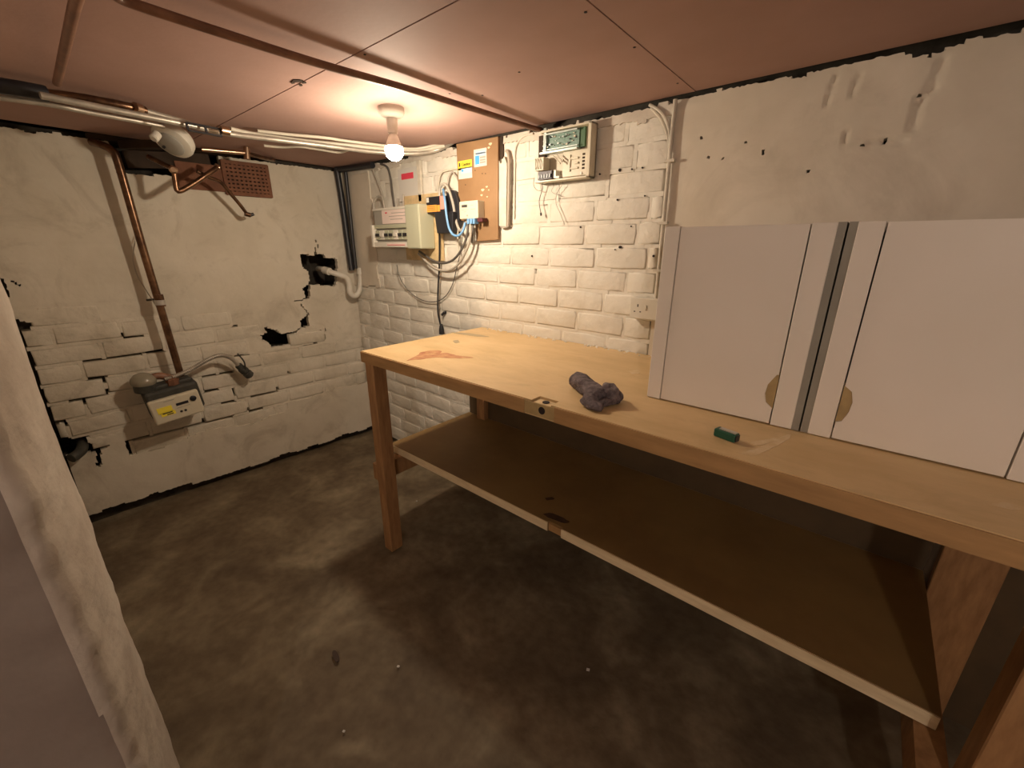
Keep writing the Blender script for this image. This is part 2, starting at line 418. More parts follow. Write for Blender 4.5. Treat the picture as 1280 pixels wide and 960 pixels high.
BML = [brick_mesh('brick', 0.192, 0.0675, i + 20, PAINT_L, jag=.003) for i in range(7)]
def lay(P, along, out, s0, s1, zbase, n, offs, L, keep, rec, dark, parent, zmax, wob=1.0, meshes=BM, mm=PAINT):
    mort = MB(); r = random.Random(int(s1 * 100))
    rot = Matrix((along, out, (0, 0, 1))).transposed().to_4x4()
    for j in range(n):
        zl = zbase + j * CRS; zc = zl + CRS / 2
        if zc > zmax: break
        off = offs(j)
        i0 = math.floor((s0 - off) / L) - 1
        for i in range(i0, i0 + int((s1 - s0) / L) + 4):
            a = off + i * L; b = a + L
            a += .006 * nz(i * 3.3, j * 7.1); b += .006 * nz((i + 1) * 3.3, j * 7.1)
            a2, b2 = max(a, s0), min(b, s1)
            if b2 - a2 < 0.03: continue
            mid = (a2 + b2) / 2
            if keep(mid, zc, a2, b2):
                o = bpy.data.objects.new('brick', meshes[r.randrange(7)])
                dz = .003 * nz(mid * 3, zc * 5) * wob
                p = P(mid, zc + dz, 0.004 + .0015 * nz(mid * 9, zc * 9) + .001 * r.uniform(-1, 1) * wob)
                o.matrix_world = Matrix.Translation(p) @ rot @ Matrix.Rotation(r.uniform(-.012, .012) * wob, 4, 'Y') @ Matrix.Diagonal(((b2 - a2 - .009) / .192, 1, 1, 1))
                o.parent = parent; col.objects.link(o)
            # mortar bed under this brick and the perpend at its start
            for kind in (0, 1):
                if kind == 0: x0, x1, q0, q1 = a2, b2, zl - .007, zl + .007
                else: x0, x1, q0, q1 = a2 - .007, a2 + .007, zl, zl + CRS
                cx, cz = (x0 + x1) / 2, (q0 + q1) / 2
                if not keep(cx, cz, x0, x1): continue
                # split in three, so that a joint can be raked out in places
                for t in range(3):
                    if kind == 0: y0, y1 = x0 + (x1 - x0) * t / 3, x0 + (x1 - x0) * (t + 1) / 3; w0, w1 = q0, q1
                    else: y0, y1 = x0, x1; w0, w1 = q0 + (q1 - q0) * t / 3, q0 + (q1 - q0) * (t + 1) / 3
                    if dark((y0 + y1) / 2, (w0 + w1) / 2): continue
                    d = rec((y0 + y1) / 2, (w0 + w1) / 2) + r.uniform(-.001, .001)
                    A = [P(y0, w0, -.04), P(y1, w0, -.04), P(y1, w1, -.04), P(y0, w1, -.04)]
                    B = [P(y0, w0, d), P(y1, w0, d), P(y1, w1, d), P(y0, w1, d)]
                    mort.rings([A, B], cap0=False)
    mo = mort.build('mortar_joints', mm, parent, smooth=True)
    mo['kind'] = 'stuff'
def keep_left(s, z, a, b):
    if z < 0.02 or s > SMAX: return False
    if in_holes(s, z) or in_holes(a + .03, z) or in_holes(b - .03, z): return False
    return not (plast_left(s, z) and plast_left(s, z + .04) and plast_left(s, z - .04))
DARK_L = [lws(*q) for q in ((331, 409), (345, 404), (360, 402), (375, 401), (265, 470), (280, 468), (262, 488), (290, 484), (293, 492), (318, 492), (330, 489), (342, 487), (283, 505), (281, 515),
    (316, 512), (318, 522), (318, 516), (195, 545), (210, 541), (225, 535), (243, 531), (258, 527), (262, 535), (275, 522), (280, 519), (360, 469), (410, 470), (393, 412), (400, 424), (388, 440), (388, 434), (445, 457),
    (160, 421), (180, 419), (150, 447), (170, 444), (120, 497), (130, 494), (100, 499), (137, 520), (136, 524), (86, 498), (130, 457), (195, 440), (345, 437), (300, 440), (112, 560), (130, 470), (448, 395))]
def dark_left(s, z):
    return any(math.hypot(s - a, (z - b)) < 0.024 for a, b in DARK_L) or crack(s, z, .008)
lay(LP, (K, -1, 0), (1, K, 0), 0.0, SMAX, 0.034, 20, lambda j: 0.05 + (0.1 if j % 2 else 0.0) + 0.03 * math.sin(j * 2.1), 0.205, keep_left,
    lambda s, z: .0024 + .0014 * nz(s * 6, z * 6), dark_left, wl, H - .06, wob=1.6, meshes=BML, mm=PAINT_L)
# timber head over the vent recess
MB().obox(LP(0.79, 1.598, -0.06), (K, -1, 0), LN, (0, 0, 1), 0.25, 0.08, 0.008).build('lintel', TIMBER_DARK, wl)

# ---- wall with the electrics (back)
wb = MB().box(-0.3, XR + .1, 0.05, 0.09, -0.02, H + .05).build('wall_back', SOIL)
tag(wb, 'painted brick wall, plastered at its right end', kind='structure')
XP = 1.862      # bricks to the left of the conduit, plaster to the right
def top_edge(s):
    t = H - 0.006 - 0.008 * abs(nz(s * 7, 4.4)) - 0.008 * max(0, nz(s * 17, 1.4))
    if s > XP: t -= 0.001 + 0.007 * max(0, nz(s * 3.1, 8.2))
    if 2.34 < s < 2.46: t -= 0.020 * (1 - abs(s - 2.40) / .06)
    return t
DOTS = [(RW(*q).x, RW(*q).z, r) for q, r in (((905, 199), .0055), ((955, 190), .006), ((878, 172), .004), ((932, 178), .003), ((887, 198), .004), ((1105, 176), .006), ((1150, 121), .005), ((1010, 213), .004), ((1043, 180), .0045), ((1077, 182), .004), ((1117, 176), .004))]
GROOVES = [[(RW(*q).x, RW(*q).z) for q in c] for c in ([(1178, 75), (1165, 110), (1150, 125), (1140, 160)], [(1045, 95), (1032, 132)], [(1073, 95), (1064, 120)], [(1058, 165), (1055, 180)], [(1085, 181), (1105, 177), (1130, 176)])]
def keep_pr(s, z):
    if z > top_edge(s): return False
    return not any(math.hypot(s - a, z - b) < r * 0.8 for a, b, r in DOTS)
def h_pr(s, z):
    h = .004 * nz(s * 3.5, z * 3.5) + .0018 * nz(s * 11, z * 11, 3)
    for i, g in enumerate(GROOVES):
        for a in range(len(g) - 1):
            d = segd(s, z, g[a], g[a + 1]); wd = .011 if i == 0 else .006
            if d < wd: h -= .006 * (1 - d / wd) ** .6
    if z > H - .10: h -= .010 * max(0, nz(s * 9, z * 14, 5)) * (z - H + .10) / .08
    return h + .004
sheet('plaster_skin', RP, XP, 3.3, 0.78, H - .004, 0.0065, keep_pr, h_pr, 0.035, PLASTER, wb, flip=True)
sheet('plaster_skin', RP, XP, XR, 0.0, 0.79, 0.05, lambda s, z: True, lambda s, z: .004 + .004 * nz(s * 3, z * 3), 0.035, PLASTER, wb, flip=True)
sheet('plaster_skin', RP, 3.29, XR, 0.78, H - .02, 0.05, lambda s, z: True, lambda s, z: .004 + .004 * nz(s * 3, z * 3), 0.035, PLASTER, wb, flip=True)
OFF_R = {15: 1.391, 14: 1.435, 13: 1.37, 12: 1.482, 11: 1.57, 10: 1.506}
def offr(j): return OFF_R.get(j, 1.39 + (0.098 if j % 2 else 0.0) + .04 * math.sin(j * 1.7))
def keep_back(s, z, a, b): return 0.0 < s < XP + .02 and z < top_edge(s) - .012
DARK_R = [(RW(*q).x, RW(*q).z) for q in ((776, 310), (727, 281), (670, 340), (600, 300), (540, 285), (816, 388), (655, 208), (640, 200))]
def rec_back(s, z):
    r = .0022 + .0012 * nz(s * 5, z * 5)
    if z > 1.27: r = .0035 + .002 * nz(s * 6, z * 6)       # thick paint has all but filled the joints up here
    if s < .75 and z > 1.1: r = .003 + .002 * nz(s * 6, z * 6)
    return r
lay(RP, (-1, 0, 0), (0, -1, 0), 0.0, XP, 1.197 - 15 * CRS, 21, offr, 0.196, keep_back, rec_back, lambda s, z: any(math.hypot(s - a, z - b) < .017 for a, b in DARK_R), wb, top_edge(.5) - .01, wob=1.0)
# bricks at the head of the wall, cut short under the ceiling, are hidden by a lumpy fillet of plaster
sheet('plaster_fillet', RP, 0.0, XP, 1.545, H - .01, 0.008, lambda s, z: z < top_edge(s) - .006 and z > 1.565 + .014 * nz(s * 12, 3.3), lambda s, z: .009 + .007 * nz(s * 9, z * 22, 2), .04, ROUGHPL, wb, flip=True)
# render in the corner behind the black pipe
sheet('corner_render', RP, 0.0, 0.30, 0.95, H - .015, .01, lambda s, z: s < .27 + .03 * nz(z * 9, 1.2) and z > .97 + .03 * nz(s * 8, 2), lambda s, z: .010 + .004 * nz(s * 8, z * 8), .03, PLASTER, wb, flip=True)

# ---- thick pier beside the photographer (front), its lit flank seen at a grazing angle
path = []
def pier_y(x):
    if x < 1.30: return -1.392
    if x < 1.50: return -1.392 + .012 * (x - 1.30) / .2
    return -1.380 - .032 * ((x - 1.50) / .24) ** 1.6 if x < 1.74 else -1.412
pts = [(-0.10 + 1.4 * i / 30, None) for i in range(31)] + [(1.3 + .44 * i / 34, None) for i in range(1, 35)]
pl = [(x, pier_y(x)) for x, _ in pts] + [(1.746, -1.418), (1.749, -1.424), (1.750, -1.428), (1.751, -1.432)] + [(1.752 + .002 * i, -1.440 - 1.235 * i / 26) for i in range(27)]
vs = []; fs = []; nzr = 120
for i, (x, y) in enumerate(pl):
    a = pl[max(i - 1, 0)]; b = pl[min(i + 1, len(pl) - 1)]
    t = V((b[0] - a[0], b[1] - a[1], 0)).normalized(); nn = V((-t.y, t.x, 0))
    for j in range(nzr + 1):
        z = -0.01 + (H + .01) * j / nzr
        rough = 1.0 if 1.25 < x < 1.749 and y > -1.43 else 0.35
        arr = 1.0 if 1.70 < x < 1.752 and y > -1.5 else 0
        d = rough * (.004 * nz(x * 9, z * 9, y * 9) + .0018 * nz(x * 30, z * 30, 1)) + arr * .006 * nz(z * 22, 4, 1)
        vs.append(V((x, y, z)) + nn * d)
for i in range(len(pl) - 1):
    for j in range(nzr):
        a = i * (nzr + 1) + j; fs.append((a, a + 1, a + nzr + 2, a + nzr + 1))
me = bpy.data.meshes.new('wall_front'); me.from_pydata(vs, [], fs); me.materials.append(PIERPL); me.materials.append(SHADEPL)
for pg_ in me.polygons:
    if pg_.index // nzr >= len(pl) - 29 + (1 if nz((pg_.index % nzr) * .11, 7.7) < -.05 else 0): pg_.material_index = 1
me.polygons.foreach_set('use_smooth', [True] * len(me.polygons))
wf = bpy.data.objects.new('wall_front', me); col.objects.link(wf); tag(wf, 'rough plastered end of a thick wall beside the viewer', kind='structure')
tag(MB().box(XR, XR + .1, YB - .1, .1, -.02, H + .05).build('wall_right', PLASTER), 'plain far cellar wall', kind='structure')
tag(MB().box(1.6, XR + .1, YB - .1, YB, -.02, H + .05).build('wall_rear', PLASTER), 'plain rear cellar wall', kind='structure')

# ================================================================== WORKBENCH
BX0, BX1, BD, ZT, TT = 1.068, 2.95, 0.619, 0.842, 0.040
bench = thing('workbench', (BX0, -0.3, 0), 'long wooden workbench made from old door blanks with a shelf below', 'workbench')
NX0, NX1 = FL(676, 497, ZT).x - .008, FL(700, 500, ZT).x + .004      # old lock recess in the front edge
top = MB()
yf = -BD
top.box(BX0, BX1, yf, -0.006, ZT - TT, ZT - .008)
top.prism([V((x, y, ZT - .008)) for x, y in ((BX0, yf), (NX0, yf), (NX0, yf + .034), (NX1, yf + .034), (NX1, yf), (BX1, yf), (BX1, -.006), (BX0, -.006))], (0, 0, .008))
tp = top.build('bench_top', BENCHWOOD, bench)
MB().box(BX0 - .001, NX0 - .02, yf - .004, yf - .0005, ZT - TT + .001, ZT - .002).build('edge_lipping', EDGEWOOD, tp)
MB().box(NX1 + .012, BX1, yf - .004, yf - .0005, ZT - TT + .001, ZT - .002).build('edge_lipping', EDGEWOOD, tp)
MB().box(NX0 - .02, NX1 + .012, yf - .0025, yf - .0005, ZT - TT + .004, ZT - .004).build('lock_plate', PULLWOOD, tp)
lp = MB()
lp.box(NX0 + .003, NX1 - .003, yf + .003, yf + .031, ZT - .0085, ZT - .005)
lp.build('lock_recess_lining', PALEWOOD, tp)
q = FL(687, 499, ZT)
MB().cyl((q.x, yf + .017, ZT - .0045), (q.x, yf + .017, ZT - .0032), .009, 14).build('lock_hole', DARKHOLE, tp)
q = _plane(678, 513, V((0, 1, 0)), yf)
MB().cyl((q.x, yf - .0035, q.z), (q.x, yf + .004, q.z), .0095, 14).build('lock_hole', DARKHOLE, tp)
# marks left on the top
def splat(name, pts, z, th, material, parent, wob=.25, n=26):
    c = sum((V((p.x, p.y, 0)) for p in pts), V((0, 0, 0))) / len(pts)
    C = catmull([V((p.x, p.y, z)) for p in pts] + [V((pts[0].x, pts[0].y, z))], 5)[:-1]
    C = [V((p.x + .003 * nz(p.x * 90, p.y * 90), p.y + .003 * nz(p.y * 90, p.x * 90, 3), z)) for p in C]
    return MB().prism(C, (0, 0, th)).build(name, material, parent)
STAIN = mat('red_brown_stain', (0.36, 0.13, 0.06), 0.5, noise_scale=40, colour2=(0.52, 0.28, 0.13))
DUST = mat('pale_plaster_smear', (0.70, 0.55, 0.36), 0.9, noise_scale=40, colour2=(0.62, 0.45, 0.25))
GREYSTAIN = mat('grey_stain', (0.42, 0.33, 0.20), 0.6, noise_scale=20, var=.2)
splat('stain', [FL(*p, ZT) for p in ((508, 451), (522, 444), (527, 440), (540, 443), (556, 441), (570, 444), (592, 447), (570, 448), (545, 447), (528, 449), (516, 450))], ZT, .0004, STAIN, tp)
splat('stain', [FL(*p, ZT) for p in ((528, 440), (540, 438), (552, 439), (548, 442), (537, 442))], ZT, .0005, STAIN, tp)
splat('plaster_smear', [FL(*p, ZT) for p in ((922, 566), (948, 560), (972, 548), (988, 543), (984, 550), (966, 560), (944, 569))], ZT, .0004, DUST, tp)
splat('plaster_smear', [FL(*p, ZT) for p in ((935, 553), (962, 549), (985, 545), (965, 553), (945, 557))], ZT, .0005, DUST, tp)
splat('plaster_smear', [FL(*p, ZT) for p in ((786, 464), (796, 463), (800, 466), (790, 468))], ZT, .0006, DUST, tp)
splat('plaster_smear', [FL(*p, ZT) for p in ((1235, 632), (1255, 628), (1275, 634), (1268, 638), (1250, 634))], ZT, .0005, DUST, tp)
splat('stain', [FL(*p, ZT) for p in ((566, 426), (572, 425), (574, 428), (569, 429))], ZT, .0004, GREYSTAIN, tp)
splat('stain', [FL(*p, ZT) for p in ((560, 415), (590, 417), (612, 421), (590, 420))], ZT, .0004, GREYSTAIN, tp)
rub = MB(); rr = random.Random(3)
for i in range(90):         # crumbs of fallen paint along the back edge
    x = rr.uniform(BX0 + .02, 2.03); y = -0.012 - abs(rr.gauss(0, .012)); s = rr.uniform(.0012, .004)
    rub.obox((x, y, ZT + s * .5), (rr.random() - .5, rr.random(), .2), (1, rr.random() - .5, 0.1), (0, .2, 1), s, s * .8, s * .6)
rb = rub.build('paint_crumbs', PAINT, tp); rb['kind'] = 'stuff'
def leg(x0, x1, y0, y1, z1=ZT - TT, z0=0.0):
    return MB().box(x0, x1, y0, y1, z0, z1).build('leg', LEGWOOD, bench, bevel=.002, seg=1)
leg(1.073, 1.122, -.613, -.560)
leg(1.073, 1.122, -.058, -.012)
leg(2.668, 2.735, -.613, -.560)
leg(2.668, 2.775, -.062, -.030)
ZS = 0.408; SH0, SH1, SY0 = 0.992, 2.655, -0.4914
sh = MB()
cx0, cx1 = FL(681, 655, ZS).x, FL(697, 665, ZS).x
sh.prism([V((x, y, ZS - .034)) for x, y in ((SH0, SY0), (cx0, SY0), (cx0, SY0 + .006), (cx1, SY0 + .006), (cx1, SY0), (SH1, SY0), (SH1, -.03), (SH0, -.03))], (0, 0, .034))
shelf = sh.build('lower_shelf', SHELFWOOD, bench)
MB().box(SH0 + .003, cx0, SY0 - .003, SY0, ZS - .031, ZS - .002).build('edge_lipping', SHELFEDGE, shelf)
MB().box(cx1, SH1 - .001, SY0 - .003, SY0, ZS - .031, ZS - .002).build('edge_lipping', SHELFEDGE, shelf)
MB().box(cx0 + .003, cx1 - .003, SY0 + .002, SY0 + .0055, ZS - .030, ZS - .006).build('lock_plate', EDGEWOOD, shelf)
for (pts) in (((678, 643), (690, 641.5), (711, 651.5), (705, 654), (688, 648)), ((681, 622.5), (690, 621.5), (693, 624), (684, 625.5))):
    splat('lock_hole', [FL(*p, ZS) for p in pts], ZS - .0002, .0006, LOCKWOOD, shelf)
MB().box(1.026, 1.071, -.60, -.02, ZS - .034 - .07, ZS - .034).build('cross_rail', LEGWOOD, bench)
MB().box(2.625, 2.667, -.60, -.02, ZS - .034 - .07, ZS - .034).build('cross_rail', LEGWOOD, bench)
MB().box(SH0 + .004, 2.655, -.0295, -.0165, ZS, ZT - TT - .0005).build('back_board', BACKDARK, bench)
MB().box(2.69, 2.945, -.029, -.017, .004, ZT - TT - .0005).build('wall_shade_board', BACKDARK, bench)  # added dark sheet, its colour standing in for deep shade on the wall
MB().box(1.123, 2.689, -.016, -.0145, ZT - TT - .07, ZT - TT).build('back_rail', LEGWOOD, bench)

# ================================================================== CABINETS ON THE BENCH
YC = -0.415; ZC0, ZC1 = ZT + .0008, 1.238
def cabinet(x0, x1, d0, d1, pull_side, label):
    r = thing('wall_cabinet', ((x0 + x1) / 2, YC + .2, ZC0), label, 'cabinet', 'two cream cabinets standing on the workbench')
    T = .0125
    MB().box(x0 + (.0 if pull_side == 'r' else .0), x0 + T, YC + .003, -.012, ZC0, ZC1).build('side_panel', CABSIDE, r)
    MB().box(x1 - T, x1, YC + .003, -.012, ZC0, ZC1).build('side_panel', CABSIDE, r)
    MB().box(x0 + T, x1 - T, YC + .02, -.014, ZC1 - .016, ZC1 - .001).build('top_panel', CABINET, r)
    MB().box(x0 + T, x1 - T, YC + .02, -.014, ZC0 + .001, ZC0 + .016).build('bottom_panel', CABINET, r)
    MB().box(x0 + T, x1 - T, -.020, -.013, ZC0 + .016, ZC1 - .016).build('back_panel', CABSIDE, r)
    sl = x0 if pull_side == 'r' else x0 + T
    sr = x1 - T if pull_side == 'r' else x1
    MB().box(sl, d0 - .0012, YC - .001, YC + .018, ZC0 + .001, ZC1 - .0005).build('stile', CABINET, r, bevel=.001, seg=1)
    MB().box(d1 + .0012, sr, YC - .001, YC + .018, ZC0 + .001, ZC1 - .0005).build('stile', CABINET, r, bevel=.001, seg=1)
    # door with a finger notch cut into its free edge
    a0, a1 = d0 + .0012, d1 - .0016; z0, z1 = ZC0 + .003, ZC1 - .002
    zc, hh, dp = .915, .036, .017
    if pull_side == 'r':
        poly = [(a0, z0), (a1, z0), (a1, zc - hh), (a1 - dp * .75, zc - hh * .7), (a1 - dp, zc - .2 * hh), (a1 - dp * .9, zc + .35 * hh), (a1 - .003, zc + hh), (a1, zc + hh), (a1, z1), (a0, z1)]
        px0, px1 = a1 - dp - .012, a1 + .001
    else:
        poly = [(a0, z0), (a1, z0), (a1, z1), (a0, z1), (a0, zc + hh), (a0 + dp * .7, zc + hh * .75), (a0 + dp, zc + .2 * hh), (a0 + dp * .9, zc - .35 * hh), (a0 + dp * .5, zc - hh * .9), (a0, zc - hh)]
        px0, px1 = a0 - .001, a0 + dp + .012
    # the panel is built from a triangulated outline with thickness
    bm = bmesh.new()
    f = bm.faces.new([bm.verts.new((x, YC, z)) for x, z in poly])
    ex = bmesh.ops.extrude_face_region(bm, geom=[f])
    bmesh.ops.translate(bm, verts=[v for v in ex['geom'] if isinstance(v, bmesh.types.BMVert)], vec=(0, .016, 0))
    bmesh.ops.recalc_face_normals(bm, faces=bm.faces)
    w0 = world_loc(r)
    bmesh.ops.translate(bm, verts=bm.verts, vec=-w0)
    me = bpy.data.meshes.new('door'); bm.to_mesh(me); bm.free(); me.materials.append(CABINET)
    dr = bpy.data.objects.new('door', me); col.objects.link(dr); dr.parent = r
    MB().box(px0, px1, YC + .003, YC + .0155, zc - hh - .004, zc + hh + .004).build('finger_pull', PULLWOOD, dr)
    return r
cabinet(2.034, 2.351, 2.067, 2.300, 'r', 'cream cabinet nearer the socket, finger notch at right of its door')
cabinet(2.354, 2.705, 2.404, 2.632, 'l', 'wider cream cabinet at the bench right end, notch at left of its door')

# ================================================================== LAMP
def emission_mat(name, colour, strength):
    M = bpy.data.materials.new(name); M.use_nodes = True; nt = M.node_tree
    nt.nodes.remove(nt.nodes['Principled BSDF']); e = nt.nodes.new('ShaderNodeEmission')
    e.inputs[0].default_value = (*colour, 1); e.inputs[1].default_value = strength
    nt.links.new(e.outputs[0], nt.nodes['Material Output'].inputs[0]); return M
def bulb_lamp(p, strength, label, colour):
    r = thing('ceiling_lamp', (p.x, p.y, H), label, 'lamp')
    MB().lathe((p.x, p.y, H + .0005), (0, 0, -1), [(.040, 0), (.040, .010), (.036, .020), (.030, .026), (.021, .030)], 28).build('ceiling_rose', WHITEPL, r, smooth=True)
    MB().lathe((p.x, p.y, H - .028), (0, 0, -1), [(.017, 0), (.017, .022), (.0155, .026), (.0155, .044)], 20).build('lamp_holder', WHITEPL, r, smooth=True)
    MB().lathe((p.x, p.y, H - .064), (0, 0, -1), [(.0125, 0), (.0125, .010), (.016, .018), (.0215, .032), (.0255, .041), (.0272, .045)], 20).build('bulb_shading_collar', WHITEPL, r, smooth=True)  # collar widened over the glass neck, shaped to hold light off the ceiling
    c = p; R = .029
    prof = [(.0262, -.012)] + [(R * math.cos(a), R * math.sin(a)) for a in [(-20 + i * 108 / 9) * math.pi / 180 for i in range(9)]] + [(.003, R * .995)]
    MB().lathe(c, (0, 0, -1), prof, 24).build('light_bulb', emission_mat('glowing_bulb_glass_' + str(int(strength)), colour, strength), r, smooth=True)
    return r
bulb_lamp(BULB_POS, BULB_STRENGTH, 'bare glowing light bulb in a white ceiling holder', BULB_COLOUR)
bulb_lamp(V((3.05, -2.35, 1.487)), SECOND_BULB_STRENGTH, 'dim bare bulb behind the viewer, out of the picture', (1.0, 0.87, 0.76))

# ================================================================== PIPES ALONG THE CEILING
def pipe(name, pts, r, material, label, cat='pipe', group=None, smooth=True, seg=10, n=5):
    o = MB().tube(pts, r, seg, smooth, n).build(name, material, None, smooth=True, origin=pts[0])
    return tag(o, label, cat, group)
def at(x, y, z): return V((x, y, z))
# brown pipe crossing the ceiling over to the electrics wall
pb = thing('ceiling_pipe', (1.38, -.02, H - .015), 'brown pipe crossing the ceiling from the back wall', 'pipe')
e0 = CE(660, 158, .014)
MB().tube([at(e0.x + .004, .0, H - .012), e0, CE(530, 117, .020), CE(400, 80, .026), CE(280, 42, .030), CE(165, 4, .031), CE(140, -9, .031), CE(112, -17, .031), CE(98, -8, .030), CE(84, 48, .030), CE(71, 104, .026)], .0085, 10).build('pipe_run', BROWNPIPE, pb, smooth=True)
A0 = CE(58, 117, .03)
pipe('insulated_pipe', [at(.63, -1.40, H - .032), CE(0, 107, .032), CE(30, 112, .032), A0], .019, BLACKPL, 'black insulated pipe end under the ceiling at the far left')
cp = thing('ceiling_pipe', CE(60, 118, .02), 'copper pipe run emerging from the black insulated pipe', 'pipe')
MB().tube([CE(50, 116, .026), CE(100, 122, .024), CE(150, 131, .022), CE(182, 138, .02)], .011, 10).build('pipe_run', COPPER, cp, smooth=True)
MB().tube([CE(168, 134, .022), CE(176, 136.5, .022)], .014, 12).build('coupling', COPPERB, cp, smooth=True)
MB().tube([CE(176, 137, .02), CE(215, 148, .02), CE(236, 154, .02)], .008, 10).build('pipe_tail', GREYPIPE, cp, smooth=True)
pipe('ceiling_pipe', [CE(50, 119, .05), CE(100, 129, .05), CE(170, 143, .05), CE(240, 157, .048), CE(285, 167, .046), CE(340, 174, .044), CE(420, 184, .04), CE(470, 190, .038), CE(520, 192, .034), RW(548, 187, .025), RW(566, 178, .01)], .0085, GREYPIPE, 'long grey pipe running under the ceiling beside the cables')
pipe('ceiling_pipe', [CE(-30, 118, .05), CE(60, 130, .05), CE(110, 140, .05), CE(165, 150, .048), CE(205, 158, .046)], .0075, GREYPIPE, 'thin dull pipe under the black insulated pipe end')
for k, (pts, lab) in enumerate((
    ([CE(322, 163.5, .016), CE(360, 168, .016), CE(405, 172, .016), CE(432, 176, .016), CE(480, 182, .016), CE(520, 186, .016), RW(560, 177, .012)], 'uppermost white cable bundled under the ceiling'),
    ([CE(288, 161, .02), CE(320, 168, .022), CE(380, 176, .022), CE(430, 181, .022), CE(480, 186, .022), CE(520, 188.5, .02), RW(556, 182, .02)], 'thick white cable in the middle of the ceiling bundle'),
    ([CE(330, 182, .018), CE(352, 184, .018), CE(375, 183.5, .018), CE(400, 187, .018), CE(424, 190.5, .018), CE(440, 187, .018), CE(470, 187, .02), CE(510, 190.5, .02), RW(552, 186, .018)], 'lowest white cable sagging from the ceiling bundle'))):
    pipe('ceiling_cable', pts, (.0055, .0075, .005)[k], WHITECAB, lab, 'cable', 'white cables along the ceiling')
# clip frame with two windows and bright coupling
ck = thing('cable_clip', CE(255, 160, .055), 'small dark clip with two openings on the ceiling pipes', 'clip')
a, b = CE(234, 158, .058), CE(276, 166, .058); ax = (b - a); ln = ax.length / 2; mid = (a + b) / 2
upv = (_up - ax.normalized() * _up.dot(ax.normalized())).normalized(); ot = ax.normalized().cross(upv)
for s in (-1, 1): MB().obox(mid + upv * .011 * s, ax, upv, ot, ln, .0022, .003).build('rail', BLACKPL, ck)
for s in (-1, 0.1, 1): MB().obox(mid + ax.normalized() * ln * s, ax, upv, ot, .0028, .011, .003).build('bar', BLACKPL, ck)
q0 = CE(281, 163.5, .05)
pipe('pipe_coupling', [q0 - ax.normalized() * .012, q0 + ax.normalized() * .012], .0135, COPPERB, 'bright copper coupling right of the dark clip', 'coupling')
# copper spur with tee, above the airbrick
te = thing('copper_spur', LW(300, 190, .2), 'short bright copper spur with a tee above the airbrick', 'pipe')
MB().tube([LW(252, 186.5, .2), LW(309, 191.5, .2)], .009, 10, False).build('pipe_run', COPPERB, te, smooth=True)
MB().tube([LW(308, 184, .2), LW(309, 199, .2)], .013, 12, False).build('tee', COPPERB, te, smooth=True)
MB().tube([LW(306, 170, .2), LW(308, 186, .2)], .008, 10, False).build('riser', COPPER, te, smooth=True)
MB().tube([LW(309, 192, .2), LW(332, 198, .1), LW(342, 200, .02)], .009, 10).build('pipe_tail', COPPER, te, smooth=True)
# the white round thing hanging among the pipes
dc = CE(214, 179, .055); vv = (CAM - dc).normalized()
dn = (vv * .60 - _rt * .42 - _up * .62).normalized()
al = thing('round_alarm', dc, 'white round ceiling alarm hanging askew among the pipes', 'alarm')
MB().lathe(dc - dn * .030, dn, [(.058, -.012), (.064, -.004), (.066, .014), (.062, .026), (.046, .034)], 32).build('housing', WHITEPL, al, smooth=True)
MB().lathe(dc + dn * .004, dn, [(.043, 0), (.043, .006), (.036, .012), (.016, .014)], 28).build('cover', GREYPL, al, smooth=True)
MB().lathe(dc + dn * .014 + _up * .012 - _rt * .015, dn, [(.010, 0), (.010, .006)], 14).build('button', WHITEPL, al, smooth=True)
MB().lathe(dc + dn * .012 - _rt * .020 - _up * .004, dn, [(.005, 0), (.005, .007)], 12).build('sounder_slot', BLACKPL, al)
fk = CE(193, 172, .06)
MB().lathe(fk, dn, [(.014, -.02), (.014, .004), (.010, .008)], 16).build('cable_gland', WHITEPL, al, smooth=True)
# dark boards in the vent recess
bd = thing('vent_board', LP(.8, 1.50, .03), 'dark brown board wedged behind the pipes at the wall head', 'board')
MB().obox(LP(.79, 1.545, -.006), V((K, -1, -.10)), LN, V((0, -.10, 1)), .15, .010, .032).build('board', TIMBER_DARK, bd)
MB().obox(LP(.86, 1.575, .14), V((.75, .55, 0)), V((0, 0, 1)), V((-.55, .75, 0)), .13, .014, .02).build('strut', TIMBER_DARK, bd)
# airbrick
ab = thing('airbrick', LP(.50, 1.42, .0), 'terracotta airbrick grille at the top of the wall', 'airbrick')
g0, g1, h0, h1 = .405, .60, 1.425, 1.572
MB().obox(LP((g0 + g1) / 2, (h0 + h1) / 2, .006), (K, -1, 0), LN, (0, 0, 1), (g1 - g0) / 2, .003, (h1 - h0) / 2).build('back', DARKHOLE, ab)
nr = 8
for j in range(nr + 1):
    z = h0 + .006 + (h1 - h0 - .012) * j / nr
    MB().obox(LP((g0 + g1) / 2, z, .014), (K, -1, 0), LN, (0, 0, 1), (g1 - g0) / 2, .008, .0052 if 0 < j < nr else .008).build('bar', TERRA, ab)
for i in range(11):
    s = g0 + .004 + (g1 - g0 - .008) * i / 10
    MB().obox(LP(s, (h0 + h1) / 2, .0135), (K, -1, 0), LN, (0, 0, 1), .0045 if 0 < i < 10 else .008, .007, (h1 - h0) / 2).build('upright', TERRA, ab)
MB().obox(LP(.69, 1.49, .006), (K, -1, 0), LN, (0, 0, 1), .088, .006, .055).build('lining_tile', TERRA, ab)
